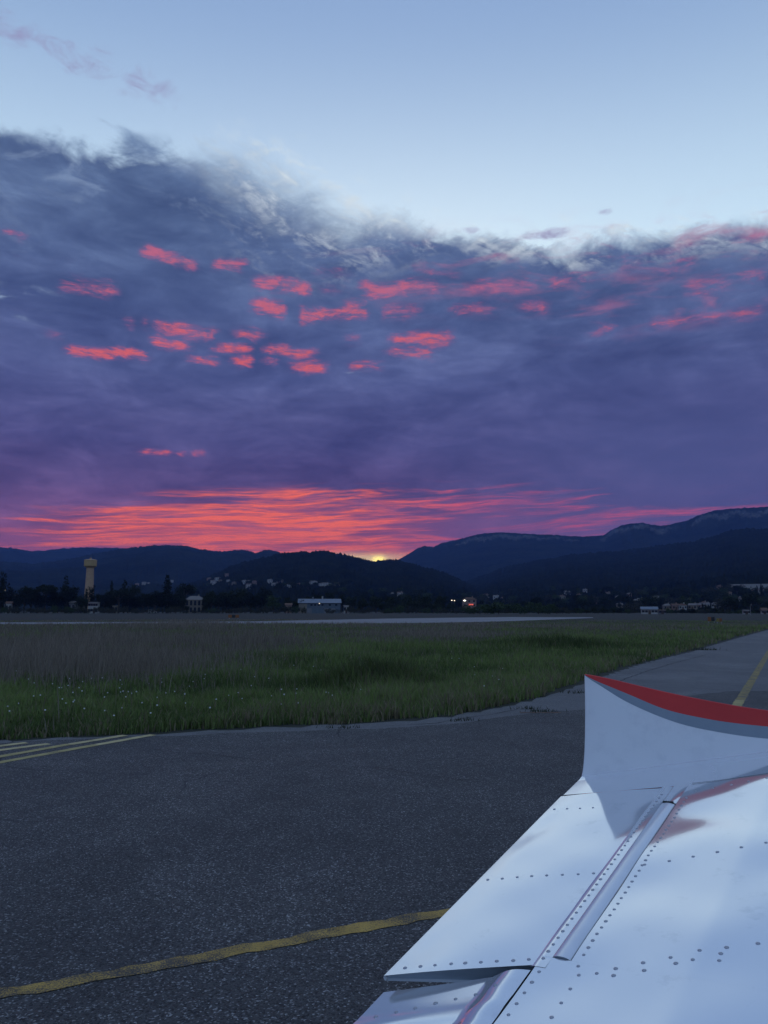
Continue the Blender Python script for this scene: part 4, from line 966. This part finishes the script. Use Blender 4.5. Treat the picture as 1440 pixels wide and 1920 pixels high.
# doubler strip under the hinge rivets
dc = np.linspace(0.3330, 0.3720, 5); DC, DU = np.meshgrid(dc, au); DS = 0.150 + 0.06 * (DC - 0.33) + (1.262 - 0.150) * DU
strip = grid_part('hinge_strip', np.stack([DC, DS, 0.0036 + 0 * DC + np.where(DC < 0.334, -0.0032, 0)], -1), 'white_wing_paint', aileron)
# rounded nose
an = np.linspace(0, np.pi, 14); nose = np.zeros((90, 14, 3))
for i, u in enumerate(au):
    s = 0.197 + (1.115 - 0.197) * u
    nose[i] = np.stack([0.3945 - 0.0235 * np.cos(an), np.full(14, s), 0.001 + 0.0080 * np.sin(an)], -1)
grid_part('nose', nose, 'white_nose_paint', aileron)
k0 = nose[0]; mesh_obj('nose_cap', list(map(tuple, k0)), [tuple(range(14))], 'grey_paint', aileron)
k1 = nose[-1]; mesh_obj('nose_cap', list(map(tuple, k1)), [tuple(range(14))], 'dark_gap', aileron)
MB().box(0.378, 0.413, 1.117, 1.123, 0.004, 0.0115).build('hinge_bracket', 'dark_gap', aileron)
pc, pu = np.meshgrid(np.linspace(0.3725, 0.4195, 8), np.linspace(0, 1, 20)); ps = 1.125 + (tipjoint(pc) - 0.002 - 1.125) * pu
grid_part('closing_plate', np.stack([pc, ps, 0.0032 + 0.004 * np.sin(np.pi * (pc - 0.3725) / 0.047) * (1 - pu)], -1), 'white_wing_paint', plane)
# gap behind the nose
grid_part('hinge_gap', np.stack([np.stack([np.full(90, 0.4175), 0.2 + 1.0 * au, np.full(90, -0.004)], -1), np.stack([np.full(90, 0.4205), 0.2 + 1.0 * au, np.full(90, -0.004)], -1)], 1), 'dark_gap', aileron, False)
# ---- flap, drooped a little below the aileron
fu = np.linspace(0, 1, 80); fc = np.linspace(0, 0.340, 40); FC, FU = np.meshgrid(fc, fu); s1 = 0.44 * FC - 0.012; FS = SEAM0 + (s1 - SEAM0) * FU
def flap_n(c, s):
    roll = np.clip((c - 0.255) / 0.085, 0, 1)
    return -0.034 * (1 - c / 0.34) ** 0.8 + 0.010 * np.sin(np.pi * roll) + dents(c, s, 1.2, 4.0) + 0.0022 * np.exp(-((s - 0.46 * c + 0.15) / 0.022) ** 2)
FN = flap_n(FC, FS)
flap = grid_part('flap', np.stack([FC, FS, FN], -1), 'white_wing_paint', plane)
grid_part('lower_skin', np.stack([FC, FS, np.minimum(FN - 0.010 - 0.1 * FC, -0.02)], -1)[:, ::-1], 'white_wing_paint', flap)
c_ = FC[-1]; grid_part('end_rib', np.stack([np.stack([c_, FS[-1], FN[-1]], -1), np.stack([c_, FS[-1], np.minimum(FN[-1] - 0.010 - 0.1 * c_, -0.02)], -1)], 1), 'dark_gap', flap, False)
c_ = FC[:, 0]; grid_part('trailing_edge', np.stack([np.stack([c_, FS[:, 0], FN[:, 0]], -1), np.stack([c_, FS[:, 0], FN[:, 0] - 0.010], -1)], 1), 'white_wing_paint', flap, False)
# ---- wing tip fairing sweeping up into a fin
tc_ = np.concatenate([np.linspace(0.004, 0.66, 70), np.linspace(0.67, 1.42, 40)])
def crease(c): return 1.325 + 0.515 * c
def spline(x, xs, ys):
    xs, ys = np.array(xs, float), np.array(ys, float); m = np.gradient(ys, xs); i = np.clip(np.searchsorted(xs, x) - 1, 0, len(xs) - 2)
    h_ = xs[i + 1] - xs[i]; t = np.clip((x - xs[i]) / h_, 0, 1)
    return (2*t**3-3*t**2+1)*ys[i] + (t**3-2*t**2+t)*h_*m[i] + (-2*t**3+3*t**2)*ys[i+1] + (t**3-t**2)*h_*m[i+1]
def top_n(c): return spline(c, [0, .02, .109, .203, .313, .42, .525, .629, .8, 1.0, 1.2, 1.42], [.347, .343, .312, .275, .233, .195, .16, .129, .088, .05, .02, .0])
def top_s(c): return spline(c, [0, .02, .109, .203, .313, .42, .525, .629, .8, 1.42], [1.535, 1.537, 1.565, 1.594, 1.627, 1.662, 1.697, 1.734, 1.79, 2.02])
def red_n(c): return spline(c, [0, .08, .165, .275, .417, .625, 1.0, 1.42], [.347, .299, .250, .187, .132, .076, .016, -.004])
def gry_n(c): return spline(c, [0, .06, .127, .229, .327, .468, .621, 1.0, 1.42], [.3465, .300, .245, .179, .128, .077, .037, .002, -.006])
def fin_pt(c, n):
    """Point of the inner face at chord c and height n."""
    H_ = np.maximum(top_n(c), 0.01); f = np.clip(n / H_, 0, 1); a, b = crease(c), top_s(c)
    return np.stack([c, a + (b - a) * f ** (0.72 - 0.12 * np.clip(c / 0.6, 0, 1)), n], -1)
tcv = tc_[:, None]
base_n = np.where(tc_ < 0.421, 0.002, skin_n(tc_))
nA = 16; rowsA = []
for k in range(nA):                                    # flat part, joint to crease
    u = k / (nA - 1); s = tipjoint(tc_) + 0.004 + (crease(tc_) - 0.03 - tipjoint(tc_) - 0.004) * u
    rowsA.append(np.stack([tc_, s, base_n * (1 - u) - 0.002 + dents(tc_, s, 0.8)], -1))
rowsB = []
for k in range(28):                                    # fillet and inner face up to the grey stripe
    u = k / 27; n = 0.001 + (gry_n(tc_) - 0.001) * u ** 1.4
    rowsB.append(fin_pt(tc_, np.maximum(n, 0.0012 * u)))
tip = grid_part('wingtip', np.stack(rowsA + rowsB[:1], 1), 'white_wing_paint', plane)
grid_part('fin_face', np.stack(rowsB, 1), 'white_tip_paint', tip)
def band(name, lo, hi, k, mat, lab, off=0.0004):
    rws = [fin_pt(tc_, lo(tc_) + (hi(tc_) - lo(tc_)) * j / (k - 1)) - np.array([0, off, 0]) for j in range(k)]
    o = grid_part(name, np.stack(rws, 1), mat, tip); o['label'] = lab; return rws
band('grey_stripe', gry_n, red_n, 5, 'grey_paint', 'blue grey painted stripe below the red band')
rr_ = band('red_stripe', red_n, top_n, 9, 'red_paint', 'bright red painted band along the upper edge')
topc = rr_[-1]
thick = 0.010
outer = [topc + np.array([0, thick * 0.5, 0.001]), topc + np.array([0, thick, -0.004])]
for k in range(1, 12):
    f = k / 11; outer.append(np.stack([tc_, (crease(tc_) + 0.03) * f + (topc[:, 1] + thick) * (1 - f), topc[:, 2] * (1 - f) - 0.06 * f], -1))
outer.append(np.stack([tc_, tipjoint(tc_), -0.05 - 0 * tc_], -1))
grid_part('edge_rim', np.stack([topc, topc + np.array([0, thick * 0.3, 0.0010]), outer[0]], 1), 'red_paint', tip)
grid_part('outer_face', np.stack(outer, 1), 'red_paint', tip)
full0 = [r_[0] for r_ in rowsB] + [topc[0]]; ring = full0 + [o_[0] for o_ in outer]
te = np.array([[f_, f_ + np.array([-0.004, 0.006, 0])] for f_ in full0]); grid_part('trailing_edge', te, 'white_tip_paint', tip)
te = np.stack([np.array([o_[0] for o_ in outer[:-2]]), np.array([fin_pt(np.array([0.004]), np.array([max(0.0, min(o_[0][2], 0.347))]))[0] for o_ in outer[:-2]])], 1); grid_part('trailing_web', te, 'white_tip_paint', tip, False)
# flat trailing edge of the tip and seam along the joint
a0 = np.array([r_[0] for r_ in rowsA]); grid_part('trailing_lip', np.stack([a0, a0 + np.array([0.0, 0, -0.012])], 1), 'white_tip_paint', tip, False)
sj = np.linspace(0.43, 1.4, 60); grid_part('joint_seam', np.stack([np.stack([sj, tipjoint(sj) - 0.001, skin_n(sj) + 0.0030], -1), np.stack([sj, tipjoint(sj) + 0.0035, skin_n(sj) + 0.0026], -1)], 1), 'dark_gap', tip, False)
# ---- rivets, each one a low dome
prof = [(0.0056, -0.0006), (0.0053, 0.0006), (0.0040, 0.0015), (0.0016, 0.0019)]
rv = MB().lathe(prof, 10); rme = bpy.data.meshes.new('rivet'); rme.from_pydata(rv.v, [], rv.f); rme.materials.append(MAT['rivet_metal']); rme.shade_smooth()
def rivet(parent, c, s, n, sc=1.0):
    o = bpy.data.objects.new('rivet', rme); COL.objects.link(o); o.parent = parent; o.location = (c, s, n); k = sc * random.uniform(0.78, 1.05); o.scale = (k, k, 1); return o
def row(parent, p0, p1, count, nf, jit=0.0015, plane_h=0.0, sc=1.0):
    a, b = np.array(on_wing(*p0, plane_h)), np.array(on_wing(*p1, plane_h))
    for k in range(count):
        q = a + (b - a) * k / max(1, count - 1) + np.array([random.uniform(-jit, jit), random.uniform(-jit, jit)])
        rivet(parent, q[0], q[1], nf(q[0], q[1]), sc)
fa = lambda c, s: 0.001 + float(dents(c, s, 1.6, 2.0)) * min(1, max(0, c / 0.05)) + 0.0025 * math.sin(math.pi * min(max(c, 0), .34) / 0.34)
fw = lambda c, s: float(skin_n(np.array(c))) + float(dents(c, s, 1.5)) + 0.0012 * math.sin((s - 0.47 * c) * 2 * math.pi / 0.45)
ff = lambda c, s: float(flap_n(np.array(c), np.array(s)))
row(aileron, (760, 1816), (992, 1801), 9, fa); row(aileron, (914, 1651), (1113, 1638), 8, fa, sc=0.95); row(aileron, (1040, 1518), (1112, 1516), 4, fa, sc=0.9)
for k in range(34): rivet(strip, 0.3525, 0.185 + k * 0.0305, 0.0036, 0.95)
for k in range(32): rivet(wing, 0.4415 + random.uniform(-.001, .001), 0.225 + k * 0.0305, fw(0.4415, 0.225 + k * 0.0305), 0.95)
row(wing, (1210, 1625), (1440, 1596), 6, fw); row(wing, (1490, 1590), (1700, 1563), 5, fw)
row(wing, (1305, 1487), (1440, 1469), 5, fw, sc=0.9); row(wing, (1480, 1463), (1640, 1440), 5, fw, sc=0.9)
for k in range(22): rivet(wing, 0.3640, 0.135 - k * 0.0405, fw(0.364, 0.135 - k * 0.0405))
for k in range(18): rivet(wing, 0.458, 0.150 - k * 0.052, fw(0.458, 0.15 - k * 0.052))
for p in [(1085, 1815), (1120, 1830), (1156, 1823), (1208, 1815), (1260, 1808), (1315, 1798), (1366, 1794), (1425, 1788), (1210, 1830), (1152, 1836), (1270, 1820), (1302, 1815), (1352, 1818), (1355, 1805)]:
    c0, s0 = on_wing(*p); rivet(wing, c0, s0, fw(c0, s0))
row(flap, (702, 1893), (930, 1858), 7, ff, plane_h=-0.012); row(flap, (560, 2010), (800, 1975), 6, ff, plane_h=-0.012)
# ---- main wheel that carries the wing
gear = empty('landing_gear'); gear.parent = plane
Wi = plane.matrix_world.inverted(); gp = W_O + W_C * 0.95 + W_D * -1.0
gear.matrix_local = Wi @ Matrix.Translation((gp.x, gp.y, 0))
MB().tube([(0, 0, 0.22), (0.02, 0.02, gp.z - 0.06)], [0.035, 0.05], 10).build('leg', 'white_tip_paint', gear, True)
tyre = MB()
nseg, nr = 28, 10
for i in range(nseg):
    a = 2 * math.pi * i / nseg
    for j in range(nr):
        b = 2 * math.pi * j / nr; rr0 = 0.155 + 0.065 * math.cos(b); tyre.v.append((rr0 * math.cos(a), 0.07 * math.sin(b) + 0.09, 0.223 + rr0 * math.sin(a)))
for i in range(nseg):
    for j in range(nr): tyre.f.append([i * nr + j, ((i + 1) % nseg) * nr + j, ((i + 1) % nseg) * nr + (j + 1) % nr, i * nr + (j + 1) % nr])
tyre.build('tyre', 'rubber', gear, True)

# ------------------------------------------------------------------ evening air
def hz(t, b): pass
hm_ = bpy.data.materials.new('haze_air'); hm_.use_nodes = True; ht = hm_.node_tree; ht.nodes.clear()
ho = ht.nodes.new('ShaderNodeOutputMaterial'); hv = ht.nodes.new('ShaderNodeVolumePrincipled')
hv.inputs['Color'].default_value = (0.22, 0.40, 1.0, 1); hv.inputs['Density'].default_value = 7.5e-5; hv.inputs['Anisotropy'].default_value = 0.0
ht.links.new(hv.outputs[0], ho.inputs['Volume']); MAT['haze_air'] = hm_
hx = 14500
hb = MB().box(-hx, hx, -hx, hx, -6.0, 790.0).build('haze', 'haze_air'); tag(hb, kind='stuff')
